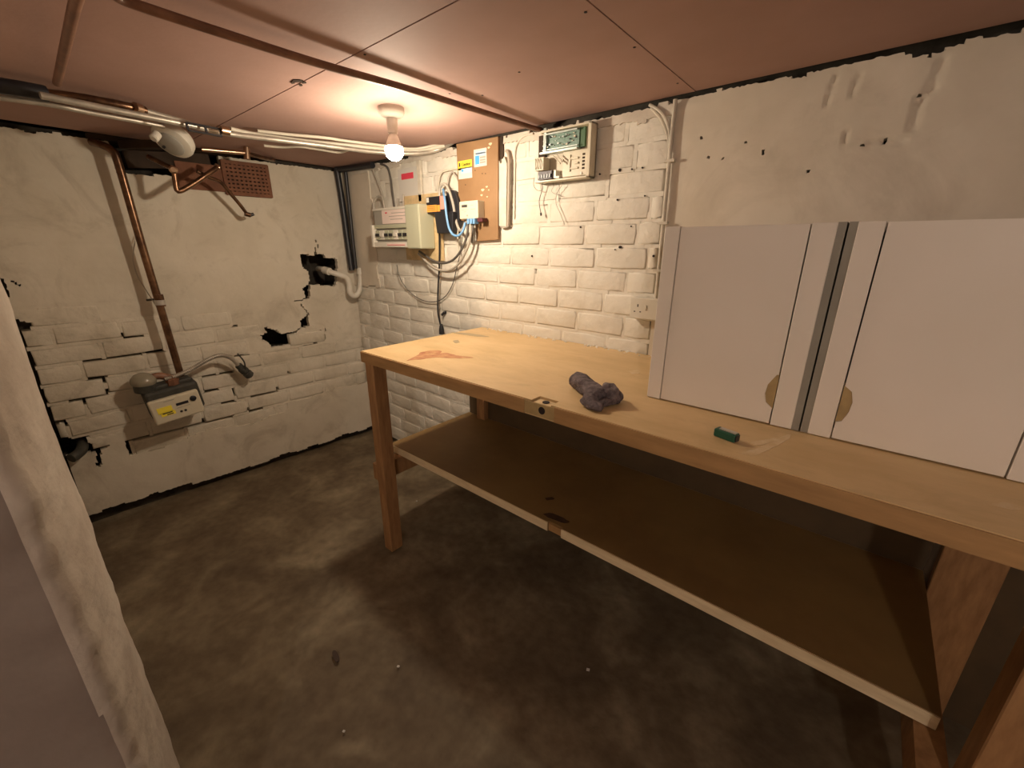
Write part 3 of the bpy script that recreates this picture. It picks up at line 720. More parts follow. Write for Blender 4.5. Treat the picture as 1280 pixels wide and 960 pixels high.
# bent copper pipes below
vp = thing('bent_pipe', LW(223, 239, .2), 'V-shaped dark copper pipe below the round alarm', 'pipe')
MB().tube([LW(185, 196, .14), LW(204, 205, .18), LW(216, 212, .2), LW(219, 226, .2), LW(222.5, 239, .2), LW(238, 232, .2), LW(256, 220, .2), LW(272, 209, .19)], .0095, 10, True, 5).build('pipe_run', COPPER, vp, smooth=True)
MB().lathe(LW(216.5, 212, .2), _ray(216, 212) * -1, [(.015, -.01), (.015, .012), (.009, .017)], 14).build('elbow', COPPERB, vp, smooth=True)
dp = thing('capped_pipe', LW(311, 268, .1), 'thin copper pipe end with a cap hanging below the airbrick', 'pipe')
MB().tube([LW(246, 214, .17), LW(262, 222, .16), LW(276, 228, .14), LW(288, 242, .12), LW(300, 256, .11), LW(309, 268, .10)], .0078, 10, True, 5).build('pipe_run', COPPER, dp, smooth=True)
MB().tube([LW(306, 267, .10), LW(313, 269, .10)], .0105, 10).build('cap', COPPER, dp, smooth=True)
MB().tube([LW(313, 269, .10), LW(317, 267.5, .10)], .007, 10).build('plug', BLACKPL, dp, smooth=True)
MB().tube([LW(268, 207, .15), LW(274, 210, .15)], .012, 12).build('coupling', COPPERB, dp, smooth=True)

# ================================================================== GAS METER GROUP
gp = thing('gas_pipe', LW(226, 465, .08), 'vertical tarnished copper gas pipe dropping to the meter', 'pipe')
MB().tube([LP(1.03, 1.575, .02), LP(1.01, 1.565, .055), LP(.984, 1.545, .078), LP(.975, 1.50, .082), LP(.968, 1.2, .08), LP(.960, .95, .08), LP(.950, .62, .08)], .0145, 12, True, 6).build('pipe_run', COPPER, gp, smooth=True)
q = LW(200, 378, .08)
MB().tube([LW(197.5, 368, .08), LW(201.5, 383, .08)], .018, 14, False).build('coupling', COPPER, gp, smooth=True)
MB().tube([LW(199.5, 375, .085), LW(201, 381, .085)], .0192, 14, False).build('clip_band', SILVER, gp, smooth=True)
MB().tube([LW(198, 374, .07), LW(184, 375, .0)], .005, 8, False).build('wall_bracket', DARKMET, gp, smooth=True)
pipe('thin_wire', [LW(172, 290, .012), LW(166, 320, .03), LW(172, 345, .03), LW(186, 368, .04), LW(197, 385, .05)], .0022, GREYCAB, 'thin grey wire looping beside the gas pipe', 'wire')
mt = thing('gas_meter', LW(220, 510, .02), 'old gas meter with cream front plate hung on the brick wall', 'gas meter')
c4 = [LW(184.5, 502.5, .15), LW(246, 489.5, .15), LW(255, 511.5, .15), LW(198, 534, .15)]
cx = sum(c4, V()) / 4
ux = ((c4[1] - c4[0]) + (c4[2] - c4[3])).normalized(); uz = ((c4[0] - c4[3]) + (c4[1] - c4[2])); uz = (uz - ux * uz.dot(ux)).normalized(); un = uz.cross(ux) * -1
if un.dot(CAM - cx) < 0: un = -un
hw, hh2 = .093, .056
MB().obox(cx - un * .012, ux, un, uz, hw, .014, hh2).build('front_plate', CREAMPL, mt, bevel=.008, seg=3)
fc = cx + un * .0025
def onplate(u, v, wu, wv, material, name, parent, th=.0008):
    return MB().obox(fc + ux * u + uz * v, ux, un, uz, wu, th, wv).build(name, material, parent)
FP = bpy.data.objects['front_plate']
onplate(-.045, .006, .027, .014, YELLOW, 'yellow_label', FP); onplate(-.038, -.014, .026, .009, YELLOW, 'yellow_label', FP)
onplate(-.040, -.010, .018, .0022, INK, 'print_line', FP, .0012); onplate(-.032, -.018, .012, .0022, INK, 'print_line', FP, .0012)
onplate(.022, .014, .023, .0058, BLACKPL, 'counter_window', FP, .0015)
onplate(.022, -.002, .026, .001, GREYPL, 'print_line', FP); onplate(-.02, .042, .02, .001, GREYPL, 'print_line', FP)
MB().lathe(fc + ux * .066 + uz * .022, un, [(.0125, -.002), (.0125, .004), (.010, .006)], 18).build('dial', BLACKPL, FP, smooth=True)
for u in (.008, .024): MB().lathe(fc + ux * u - uz * .022, un, [(.0052, -.001), (.0052, .0015)], 12).build('button', BLACKPL, FP)
bc = cx - un * .075 + uz * .025
MB().obox(bc + ux * .006, ux, un, uz, .100, .052, .066).build('meter_body', DARKMET, mt, bevel=.014, seg=3)
MB().obox(bc + uz * .062 - un * .008, ux, un, uz, .095, .035, .020).build('meter_crown', DARKMET, mt, bevel=.008)
MB().lathe(LW(216, 478, .09), (0, 0, 1), [(.026, -.01), (.026, .018), (.019, .022), (.019, .034)], 8).build('union_nut', BROWNPIPE, mt, smooth=False)
rg = thing('gas_regulator', LW(178, 470, .06), 'pale domed gas regulator left of the meter', 'regulator')
rc = LW(178, 472, .085)
MB().lathe(rc, (.1, 0, 1), [(.044, -.028), (.046, -.020), (.046, -.010), (.042, -.002), (.030, .012), (.016, .018), (.004, .020)], 26).build('dome', GLASS_OLD, rg, smooth=True)
MB().lathe(rc, (.1, 0, 1), [(.040, -.062), (.040, -.028)], 20).build('base', DARKMET, rg, smooth=True)
MB().tube([rc + V((0, 0, -.02)), LW(196, 470, .08), LW(212, 472, .08)], .016, 10).build('outlet', BROWNPIPE, rg, smooth=True)
fx = thing('flexible_hose', LW(210, 472, .1), 'ribbed grey flexible gas hose curving from meter to wall valve', 'hose')
fpts = [LW(206, 474, .10), LW(222, 469, .10), LW(240, 461, .095), (LW(258, 450.5, .09)), LW(273, 444.5, .085), LW(284, 445.5, .08), LW(293, 451, .075), LW(298, 457, .07)]
MB().tube(fpts, .0085, 10, True, 8).build('hose', GREYPIPE, fx, smooth=True)
C = catmull(fpts, 9)
rbm = MB()
for i in range(2, len(C) - 2, 1): rbm.lathe(C[i], C[i + 1] - C[i], [(.0085, -.0012), (.0104, 0), (.0085, .0012)], 10, False, False)
rbm.build('ribbing', GREYPIPE, fx, smooth=True)
vl = thing('gas_valve', LW(306, 466, .04), 'dark brass gas valve fixed to the wall at the hose end', 'valve')
va = (LW(320, 476, .06) - LW(297, 456, .06)).normalized()
MB().lathe(LW(297, 456, .065), va, [(.013, 0), (.017, .004), (.017, .022), (.021, .026), (.021, .050), (.017, .054), (.022, .058), (.022, .080), (.012, .088)], 12).build('valve_body', DARKMET, vl, smooth=True)
MB().tube([LW(307, 462, .085), LW(305, 452, .09), LW(297, 442, .09)], .0035, 8).build('lever', DARKMET, vl, smooth=True)
MB().tube([LW(309, 466, .07), LW(312, 466, .0)], .010, 8).build('wall_plate', DARKMET, vl, smooth=True)
pipe('pipe_stub', [LP(1.33, .39, -.12), LP(1.325, .375, -.03), LP(1.34, .36, .03), LP(1.37, .352, .06)], .020, DARKMET, 'dark pipe stub lying in the low hole by the pier')

# ================================================================== CORNER PIPES AND TRAP
pipe('corner_pipe', [RP(.030, 1.60, .055), RP(.028, 1.45, .045), RP(.030, 1.25, .040), RP(.040, 1.06, .040)], .017, BLACKPL, 'thicker black pipe running down the room corner')
pipe('corner_pipe', [RP(.075, 1.60, .030), RP(.070, 1.45, .028), RP(.068, 1.25, .028), RP(.070, 1.07, .030)], .010, BLACKPL, 'thinner black pipe running down the room corner')
pipe('black_duct', [RP(.02, 1.592, .055), RP(.12, 1.592, .035), RP(.27, 1.588, .03), RP(.34, 1.586, .03)], .015, BLACKPL, 'black cable duct along the wall head above the corner', 'duct')
tr = thing('waste_trap', LW(444, 372, .06), 'white U-shaped plastic waste trap in the corner hole', 'waste trap')
tpts = [LW(450.5, 336, .07), LW(450.5, 352, .07), LW(449, 364, .07), LW(443.5, 370, .07), LW(437.5, 366, .07), LW(436.5, 355, .07), LW(433, 347, .07), LW(424, 343.5, .06), LW(413, 340, .03), LW(404, 337, -.02), LW(398, 336, -.10)]
MB().tube(tpts, .0155, 14, True, 6).build('pipe_bend', WHITEPL, tr, smooth=True)
MB().tube([LW(450.5, 335, .07), LW(450.5, 343, .07)], .021, 16, False).build('compression_nut', WHITEPL, tr, smooth=True)
MB().tube([LW(412, 339.5, .03), LW(405, 337.5, -.01)], .021, 16, False).build('compression_nut', WHITEPL, tr, smooth=True)
for k, (px, py, s) in enumerate(((395, 360, .016), (404, 361, .019), (412, 360, .015), (418, 362, .014))):
    q = LW(px, py, -.03)
    b = MB(); r2 = random.Random(k)
    b.lathe(q + V((0, 0, -s * .6)), (0, 0, 1), [(s * .5, 0), (s * 1.05, s * .4), (s, s * .8), (s * .4, s * 1.2)], 7)
    b.v = [p + V((r2.uniform(-.2, .2) * s, r2.uniform(-.2, .2) * s, r2.uniform(-.2, .2) * s)) for p in b.v]
    tag(b.build('rubble_lump', ROUGHPL, None, origin=q - V((0, 0, s * .6))), ('leftmost', 'second from left', 'third from left', 'rightmost')[k] + ' broken mortar lump in the wall hole behind the trap', 'rubble', 'rubble lumps in the square wall hole')

# ================================================================== ELECTRICS ON THE BACK WALL
def wbox(b, x0, x1, z0, z1, d0, d1): return b.box(x0, x1, -d1, -d0, z0, z1)
# backing board + consumer unit
tag(wbox(MB(), .56, .835, 1.130, 1.425, .010, .024).build('backing_board', PALEWOOD, None, origin=(.7, -.01, 1.13)), 'pale plywood board behind the fuse box', 'board')
cu = thing('fuse_box', (.59, -.03, 1.19), 'grey-white fuse box with a row of breakers', 'fuse box')
Z0, Z1 = 1.190, 1.372
body = wbox(MB(), .395, .690, Z0, Z1, .025, .085).build('housing', GREYPL, cu, bevel=.003)
wbox(MB(), .395, .690, Z1 - .010, Z1 + .002, .025, .092).build('top_lip', WHITEPL, cu, bevel=.002)
pl_ = wbox(MB(), .470, .688, 1.300, 1.362, .0855, .0885).build('label_sheet', PAPERPINK, cu)
for i, (a, b_) in enumerate(((.55, .66), (.53, .675), (.54, .64))): wbox(MB(), a, b_, 1.346 - .014 * i, 1.3485 - .014 * i, .0885, .0892).build('print_line', GREYPL, pl_)
wbox(MB(), .50, .515, 1.347, 1.353, .0885, .0893).build('red_mark', REDLAB, pl_)
wbox(MB(), .400, .690, 1.278, 1.296, .080, .100).build('hood', OLIVEPL, cu, bevel=.002)
wbox(MB(), .395, .412, Z0, 1.296, .080, .112).build('cheek', WHITEPL, cu, bevel=.002)
wbox(MB(), .405, .690, Z0, 1.214, .080, .108).build('sill', WHITEPL, cu, bevel=.002)
wbox(MB(), .52, .675, 1.1985, 1.2105, .108, .1087).build('warning_label', PAPERPINK, cu)
wbox(MB(), .525, .67, 1.1995, 1.2018, .1087, .1092).build('red_line', REDLAB, cu)
wbox(MB(), .412, .690, 1.214, 1.278, .082, .088).build('breaker_rail', GREYPL, cu)
for i in range(7):
    x = .420 + i * .038
    br = wbox(MB(), x, x + .034, 1.226, 1.270, .088, .100).build('breaker', (OLIVEPL, WHITEPL)[i % 3 == 1], cu, bevel=.0015)
    wbox(MB(), x + .006, x + .028, 1.241, 1.255, .100, .107).build('toggle', (BLACKPL, WHITEPL)[i % 3 == 1], br)
wbox(MB(), .688, .792, 1.184, 1.376, .025, .112).build('main_switch_cover', OLIVEPL, cu, bevel=.006)
# cables into the top of the fuse box
for pts, mt_, lab in (
    ([(468, 268, .06), (467, 255, .06), (472, 246, .05), (478, 248, .05), (481, 262, .06)], GREYCAB, 'grey cable looping over the left top of the fuse box'),
    ([(466, 212, .02), (471, 225, .02), (476, 238, .025), (479, 250, .04), (480, 262, .055)], GREYCAB, 'grey cable sloping down to the fuse box from the ceiling'),
    ([(476, 205, .02), (484, 209, .02), (488, 222, .02), (490, 238, .03), (493, 260, .055)], DARKCAB, 'dark cable curving down into the fuse box from the ceiling')):
    pipe('cable', [RW(a, b_, c) for a, b_, c in pts], .0052, mt_, lab, 'cable')
for px in (497, 504): pipe('cable', [RW(px, 243 if px == 504 else 248, .03), RW(px, 252, .035), RW(px + .5, 262, .05)], .005, GREYCAB, 'short grey cable stub on top of the fuse box' + (', beside the white notice' if px == 504 else ', left of the other stub'), 'cable')
# white notice with red sticker
nt_ = thing('wall_notice', (.60, 0, 1.40), 'white notice with a red sticker above the fuse box', 'notice')
wbox(MB(), .530, .675, 1.405, 1.548, .014, .018).build('sheet', PAPER, nt_)
wbox(MB(), .557, .650, 1.500, 1.526, .018, .0188).build('red_sticker', REDLAB, nt_)
tag(wbox(MB(), .684, .708, 1.395, 1.570, .010, .024).build('mini_trunking', CONDUITM, None, bevel=.002, origin=(.69, 0, 1.395)), 'narrow painted trunking right of the white notice', 'trunking')
# service head and black cut-out
sh_ = thing('service_cutout', (.88, -.02, 1.255), 'black mains cut-out with orange and pink labels', 'cut-out')
hd = wbox(MB(), .785, .905, 1.335, 1.405, .026, .062).build('fuse_carrier', BLACKPL, sh_, bevel=.003)
wbox(MB(), .788, .858, 1.342, 1.370, .062, .0635).build('orange_label', ORANGE, hd); wbox(MB(), .862, .880, 1.342, 1.368, .062, .0635).build('orange_label', ORANGE, hd)
wbox(MB(), .883, .908, 1.350, 1.403, .062, .064).build('pink_label', PINKLAB, hd)
wbox(MB(), .790, .806, 1.382, 1.402, .062, .0635).build('white_label', PAPER, hd)
for z in (1.349, 1.356, 1.363): wbox(MB(), .797, .848, z, z + .0016, .0635, .0640).build('print_line', INK, hd)
MB().prism([RP(.838, 1.338, .012), RP(.962, 1.338, .012), RP(.955, 1.250, .012), RP(.850, 1.250, .012)], (0, -.05, 0)).build('cable_box', BLACKPL, sh_, bevel=.004)
ov = [RP(.925 + .050 * math.cos(a), 1.340 + .088 * math.sin(a), .010) for a in [i * 2 * math.pi / 28 for i in range(28)]]
MB().prism(ov, (0, -.026, 0)).build('round_housing', BLACKPL, sh_, bevel=.003)
# brown board with stickers
bb = thing('meter_board', (1.07, 0, 1.22), 'brown hardboard panel with blue and yellow stickers', 'board')
MB().prism([RP(.955, 1.602, .008), RP(1.190, 1.597, .008), RP(1.186, 1.222, .008), RP(1.058, 1.216, .008), RP(1.058, 1.300, .008), RP(.958, 1.302, .008)], (0, -.014, 0)).build('panel', BOARD, bb, bevel=.001, seg=1)
D = .022
def pxb(x0, y0, x1, y1, d, th, material, name, parent, bev=0):
    a, b_ = RW(x0, y0, d), RW(x1, y1, d)
    return wbox(MB(), a.x, b_.x, b_.z, a.z, d, d + th).build(name, material, parent, bevel=bev)
st = pxb(572.5, 202, 590, 210.5, D, .0008, YELLOW, 'caution_sticker', bb)
fc_ = bpy.data.curves.new('caution_text', 'FONT'); fc_.body = 'Caution'; fc_.size = .0165; fc_.offset = .0005; fc_.extrude = .0004; fc_.align_x = 'CENTER'; fc_.align_y = 'CENTER'
tmp = bpy.data.objects.new('tmp', fc_); col.objects.link(tmp)
bpy.context.view_layer.update()
me = bpy.data.meshes.new_from_object(tmp.evaluated_get(bpy.context.evaluated_depsgraph_get())); bpy.data.objects.remove(tmp)
me.transform(Matrix.Rotation(math.pi / 2, 4, 'X')); me.materials.clear(); me.materials.append(mat('olive_ink', (.16, .13, .01), .7))
to = bpy.data.objects.new('lettering', me); col.objects.link(to); to.parent = st
a, b_ = RW(572.5, 202, D), RW(590, 210.5, D)
to.location = V(((a.x + b_.x) / 2 + .009, -D - .0020, (a.z + b_.z) / 2 + .002)) - world_loc(st)
pxb(573.5, 204, 575.5, 208.5, D + .0008, .0004, INK, 'warning_mark', st)
s2 = pxb(573, 210.7, 590.3, 222, D, .0008, PAPER, 'notice_sticker', bb)
pxb(576.5, 211.2, 590, 215.2, D + .0008, .0004, PALEBLUE, 'blue_band', s2); pxb(577, 212, 579, 214.6, D + .0012, .0004, BLUELAB, 'blue_block', s2)
s3 = pxb(592.3, 187.5, 608.5, 206.8, D, .0008, PAPER, 'notice_sticker', bb)
pxb(594, 195.3, 599.2, 205.2, D + .0008, .0004, BLUELAB, 'blue_block', s3)
for y in (190, 192, 196, 199.3, 202.3): pxb(594.5 if y < 195 else 600, y, 606.8, y + .9, D + .0008, .0004, PALEBLUE if y < 195 else INK if False else GREYPL, 'print_line', s3)
for (px, py, s) in ((603.5, 237.5, .007), (608.5, 233.5, .0045), (602, 244, .005), (609, 246, .0035), (611, 237.5, .003), (613, 180, .007), (611, 184.5, .005)):
    q = RW(px, py, D); MB().prism([q + V((s * math.cos(a) * (1.2 + .4 * math.sin(3 * a)), 0, s * .7 * math.sin(a))) for a in [i * math.pi / 5 for i in range(10)]], (0, -.0008, 0)).build('chipped_spot', CHIP, bb)
for (px, py) in ((594, 213), (603, 217), (607, 217), (582, 231)):
    q = RW(px, py, D); MB().cyl(q, q + V((0, -.0008, 0)), .0022, 8).build('nail_hole', DARKHOLE, bb)
# small electricity meter
em = thing('electricity_meter', (1.055, -.022, 1.307), 'small white electricity meter on the brown board', 'electricity meter')
case = wbox(MB(), 1.003, 1.112, 1.305, 1.374, .023, .062).build('case', CREAMPL, em, bevel=.003)
wbox(MB(), 1.019, 1.051, 1.350, 1.360, .062, .0632).build('display', INK, case)
for (x0, x1, z) in ((1.015, 1.06, 1.340), (1.070, 1.098, 1.3405), (1.070, 1.085, 1.355), (1.03, 1.045, 1.332)): wbox(MB(), x0, x1, z, z + .0022, .062, .0626).build('print_line', GREYPL, case)
MB().cyl(RP(1.050, 1.318, .062), RP(1.050, 1.318, .0635), .004, 10).build('button', GREYPL, case)
for i, mt_ in enumerate((BLUECAB, BLUECAB, BLUECAB)): wbox(MB(), 1.050 + i * .017, 1.062 + i * .017, 1.284, 1.306, .040, .066).build('terminal', mt_, em, bevel=.002)
wbox(MB(), 1.106, 1.135, 1.292, 1.306, .030, .06).build('terminal_cover', mat('maroon_block', (.09, .02, .025), .5), em)
def cab(pts, r, m_, label, name='cable'):
    return pipe(name, [RW(a, b_, c) for a, b_, c in pts], r, m_, label, 'cable')
cab([(554, 237, .04), (556, 250, .075), (558, 268, .078), (561, 284, .075), (566, 293, .07), (573, 294.5, .07), (579, 288, .065), (581.5, 278, .06)], .0052, BLUECAB, 'blue cable looping from the black cut-out to the small meter')
cab([(549.5, 246, .05), (549.5, 236, .05), (553, 230.5, .05), (558, 232, .045), (563, 243, .04), (567, 258, .04), (570, 276, .04), (575, 288, .045), (580, 284, .05), (583.5, 277, .055)], .0060, GREYCAB, 'grey cable arching from the cut-out behind the blue cable')
cab([(559, 237, .02), (561, 222, .02), (565, 215.5, .02), (569, 219, .025), (573, 226, .012)], .004, GREYCAB, 'thin grey cable hooping up behind the brown board')
cab([(545, 258, .012), (550, 220, .018), (560, 213, .018), (572, 211, .01)], .0035, WHITECAB, 'painted-over cable clipped above the black cut-out')
cab([(585, 277, .055), (583.5, 295, .06), (577, 312, .06), (566, 325, .055), (553, 329, .05), (540, 325, .05), (524, 314, .05)], .0052, DARKCAB, 'dark tail cable hanging in a loop, nearest the wall plug lead')
cab([(588, 277, .055), (588, 296, .06), (582, 315, .06), (572, 331, .055), (560, 338, .05), (545, 336, .05), (532, 326, .05), (523, 317, .05)], .0055, GREYCAB, 'grey tail cable hanging in the lowest loop from the small meter')
cab([(591, 279, .05), (591, 292, .05), (590, 303, .012)], .0050, DARKCAB, 'short dark cable dropping from the maroon block')
cab([(496, 331, .05), (499, 345, .04), (507, 359, .02), (517, 369, .015), (530, 376, .015), (545, 377, .015), (556, 371, .015), (565, 357, .015), (571, 335, .02), (576, 312, .03), (578, 290, .03)], .0022, DARKCAB, 'thin dark wire drooping in a wide loop below the fuse box', 'wire')
cab([(573, 276, .03), (572, 300, .03), (574, 320, .03)], .0035, WHITECAB, 'short white cable tail left of the small meter terminals')
pg = thing('plug_lead', RW(553, 412, .03), 'black plug on a straight lead behind the bench corner', 'plug')
MB().tube([RW(549, 288, .04), RW(549.5, 310, .035), RW(549, 335, .03), RW(547.5, 365, .03), RW(547.5, 390, .03), RW(551, 408, .03)], .0042, 8).build('lead', BLACKPL, pg, smooth=True)
MB().lathe(RW(551.5, 405, .03), (0, 0, -1), [(.006, 0), (.010, .012), (.013, .030), (.013, .05)], 10).build('plug_body', BLACKPL, pg, smooth=True)
MB().tube([RW(552, 394, .02), RW(556, 390, .01), RW(557, 392, .006)], .006, 8).build('strain_clip', BLACKPL, pg, smooth=True)
# white channel right of the board
tk = thing('cable_channel', (1.215, 0, 1.275), 'broken white cable channel right of the brown board', 'channel')
MB().prism([RP(1.194, 1.275, .006), RP(1.232, 1.272, .006), RP(1.236, 1.500, .006), RP(1.222, 1.525, .006), RP(1.206, 1.500, .006), RP(1.196, 1.512, .006)], (0, -.018, 0)).build('cover', CONDUITM, tk)
MB().tube([RP(1.238, 1.272, .018), RP(1.242, 1.40, .018), RP(1.243, 1.50, .018), RP(1.236, 1.535, .016), RP(1.224, 1.545, .012)], .006, 8).build('edge_tube', mat('dull_tube', (.40, .34, .27), .6), tk, smooth=True)
MB().tube([RP(1.240, 1.272, .018), RP(1.215, 1.269, .018), RP(1.196, 1.272, .014)], .004, 8).build('end_wire', GREYCAB, tk, smooth=True)
wbox(MB(), 1.190, 1.206, 1.522, 1.597, .004, .012).build('gap_shadow_strip', TIMBER_DARK, tk)  # dark strip painted in for the shaded gap beside the brown board
for i, (x, zt, r) in enumerate(((1.262, 1.60, .0042),)):
    pipe('cable', [RP(x + .09, 1.585, .010), RP(x + .04, zt - .018, .010), RP(x + .005, zt - .05, .008), RP(x, zt - .12, .006), RP(x - .002, 1.30 + .05 * i, .006)], r, CONDUITM, 'paint-covered cable clipped ' + ('next to the cable channel' if i == 0 else 'between cable channel and open panel'), 'cable')
# open alarm panel
ap = thing('open_alarm_panel', (1.50, 0, 1.41), 'opened old alarm panel with green circuit board and loose wires', 'alarm panel')
ax0, ax1, az0, az1 = 1.392, 1.618, 1.414, 1.576
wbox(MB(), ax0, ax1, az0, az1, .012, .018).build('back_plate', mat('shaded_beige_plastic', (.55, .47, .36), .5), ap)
for (x0, x1, z0, z1) in ((ax1 - .012, ax1, az0, az1), (ax0, ax1, az0, az0 + .006), (ax0 + .02, ax1, az1 - .006, az1)):
    wbox(MB(), x0, x1, z0, z1, .012, .052).build('case_wall', CREAMPL, ap, bevel=.0015)
wbox(MB(), ax0, ax0 + .030, 1.50, az1 - .008, .018, .030).build('terminal_recess', TIMBER_DARK, ap)
ch = wbox(MB(), 1.415, 1.562, 1.508, 1.566, .022, .034).build('circuit_board', PCB, ap)
wbox(MB(), 1.560, 1.582, 1.512, 1.572, .020, .030).build('green_board_edge', mat('deep_green_board', (.05, .12, .05), .5), ap)
wbox(MB(), 1.412, 1.565, 1.5045, 1.5105, .022, .050).build('steel_rail', STEEL, ch); wbox(MB(), 1.418, 1.562, 1.5155, 1.5185, .034, .043).build('steel_rail', STEEL, ch)
wbox(MB(), 1.425, 1.560, 1.562, 1.5665, .030, .046).build('steel_rail', STEEL, ch)
rc_ = random.Random(5)
for i in range(26):
    x = rc_.uniform(1.418, 1.55); z = rc_.uniform(1.522, 1.556); s = rc_.uniform(.002, .005)
    wbox(MB(), x, x + s * 1.6, z, z + s, .034, .034 + rc_.uniform(.003, .011)).build('component', (STEEL, BLACKPL, CREAMPL, STEEL)[i % 4], ch)
for x in (1.424, 1.430): wbox(MB(), x, x + .004, 1.51, 1.585, .034, .045).build('ribbon', STEEL, ch)
rl = wbox(MB(), 1.397, 1.436, 1.452, 1.494, .020, .058).build('relay_block', CREAMPL, ap, bevel=.002)
for i in range(3): MB().tube([RP(1.401 + i * .010, 1.490, .060), RP(1.406 + i * .010, 1.472, .064), RP(1.402 + i * .011, 1.456, .060)], .0018, 6).build('jumper_wire', WHITECAB, rl, smooth=True)
tb = wbox(MB(), 1.402, 1.462, 1.424, 1.450, .018, .044).build('terminal_block', mat('plum_block', (.055, .04, .05), .5), ap)
for i in range(5): wbox(MB(), 1.405 + i * .0115, 1.413 + i * .0115, 1.428, 1.440, .044, .048).build('terminal_screw', BLACKPL, tb)
wbox(MB(), 1.472, 1.482, 1.424, 1.450, .018, .046).build('white_post', WHITEPL, ap, bevel=.001); wbox(MB(), 1.480, 1.496, 1.422, 1.430, .018, .046).build('white_post', WHITEPL, ap, bevel=.001)
md = wbox(MB(), 1.500, 1.602, 1.424, 1.504, .018, .036).build('moulded_tray', CREAMPL, ap, bevel=.002)
for i in range(3): wbox(MB(), 1.535 + .015 * (i % 2), 1.566, 1.446 + i * .015, 1.452 + i * .015, .036, .041).build('raised_rib', CREAMPL, md, bevel=.001)
wbox(MB(), 1.528, 1.534, 1.440, 1.492, .036, .040).build('raised_rib', CREAMPL, md)
for i in range(5): wbox(MB(), 1.580, 1.590, 1.443 + i * .0105, 1.449 + i * .0105, .036, .0366).build('vent_slot', TIMBER_DARK, md)
MB().cyl(RP(1.578, 1.431, .034), RP(1.578, 1.431, .039), .0045, 10).build('screw_post', WHITEPL, md)
for i in range(2): MB().tube([RP(1.470 + i * .013, 1.494 + .003 * i, .05), RP(1.505 + i * .008, 1.466 + .004 * i, .055)], .0024, 6).build('loose_wire', WHITECAB, ap, smooth=True)
for i, pts in enumerate(([(677, 226, .03), (678, 236, .02), (675, 246, .02), (674, 254, .02), (676, 266, .022)], [(668, 222, .03), (667, 231, .03), (671, 237.5, .025), (678, 238.5, .02)], [(705, 222, .02), (702, 232, .02), (696, 242, .016), (695, 254, .016), (700, 266, .016), (706, 281, .014)], [(690, 224, .03), (692, 232, .02), (690, 240, .018), (703, 246, .016)])):
    MB().tube([RW(a, b_, c) for a, b_, c in pts], (.0015, .0013, .0012, .0010)[i], 6).build('loose_wire', (DARKCAB, GREYCAB, GREYCAB, GREYCAB)[i], ap, smooth=True)
q = RW(676, 266, .022); MB().tube([q, q + V((.002, 0, -.010))], .0034, 6).build('wire_end', BLACKPL, ap)
# conduit down to the socket with its swept cables at the head
cdt = thing('wall_conduit', (1.872, 0, 1.24), 'thin painted conduit running down the wall beside the cabinets', 'conduit')
MB().tube([RP(1.866, 1.597, .014), RP(1.867, 1.45, .014), RP(1.870, 1.25, .014), RP(1.873, .99, .014)], .0062, 10).build('tube', CONDUITM, cdt, smooth=True)
for z in (1.435, 1.262, 1.12): wbox(MB(), 1.856, 1.884, z, z + .008, .006, .022).build('saddle', CONDUITM, cdt)
for i, pts in enumerate(([(812, 131, .012), (824, 138, .016), (832, 149, .018), (836.5, 163, .016), (838, 182, .012)], [(814, 135, .012), (824, 146, .014), (830, 157, .014), (835, 172, .012), (837, 190, .010)])):
    MB().tube([RW(*p) for p in pts], .0045, 8).build('swept_cable', CONDUITM, cdt, smooth=True)
sk = thing('double_socket', (1.835, 0, .97), 'white wall socket half hidden behind the left cabinet', 'socket')
pt = wbox(MB(), 1.795, 1.925, .966, 1.036, .004, .034).build('socket_plate', WHITEPL, sk, bevel=.003)
for (u, v, w_, h_) in ((.027, .044, .004, .009), (.017, .024, .0055, .0035), (.037, .024, .0055, .0035)):
    wbox(MB(), 1.795 + u - w_ / 2, 1.795 + u + w_ / 2, .966 + v - h_ / 2, .966 + v + h_ / 2, .0338, .0345).build('pin_slot', INK, pt)
wbox(MB(), 1.845, 1.853, .998, 1.014, .034, .037).build('switch', WHITEPL, pt, bevel=.001)
for k, (px, py, s) in enumerate(((776, 213, .0065), (791, 212, .0035), (804, 210, .0035), (751, 218, .004), (666, 320, .004), (776, 309, .006), (770, 312, .003), (818, 320, .005), (727, 284, .004), (773, 250, .004), (807, 245, .003), (790, 283, .003))):
    q = RW(px, py, .0); MB().cyl(V((q.x, -.001, q.z)), V((q.x, -.0085 if q.z < 1.5 else -.012, q.z)), s * .75, 9).build('drill_hole', DARKHOLE, wb)

# ================================================================== THINGS ON THE BENCH
# crumpled grey work glove / rag: a rolled tongue and a folded open cuff, one cloth
c0 = FL(722, 484, ZT); c1 = FL(748, 507, ZT); c2 = FL(766, 500, ZT)
rg_ = MB()
def tongue(P, R, squash, seg=20, amp=.12, fr=3.0, sd=0.0, cap1=True):
    C = catmull(P, 7); rings = []
    n = len(C)
    for i, p in enumerate(C):
        t = (C[min(i + 1, n - 1)] - C[max(i - 1, 0)]).normalized(); sidev = V((-t.y, t.x, 0)).normalized(); upq = t.cross(sidev) * -1
        if upq.z < 0: upq = -upq
        f = i / (n - 1) * (len(R) - 1); k = min(int(f), len(R) - 2); rr_ = R[k] + (R[k + 1] - R[k]) * (f - k)
        ring = []
        for j in range(seg):
            a = 2 * math.pi * j / seg
            q = rr_ * (1 + amp * nz(math.cos(a) * fr + sd, math.sin(a) * fr, i * .22 + sd) + .5 * amp * nz(math.cos(a) * 7, math.sin(a) * 7, i * .6 + sd))
            pp = p + sidev * math.cos(a) * q + upq * math.sin(a) * q * squash
            pp.z = max(pp.z, ZT + .0012)
            ring.append(pp)
        rings.append(ring)
    rg_.rings(rings, True, cap1)
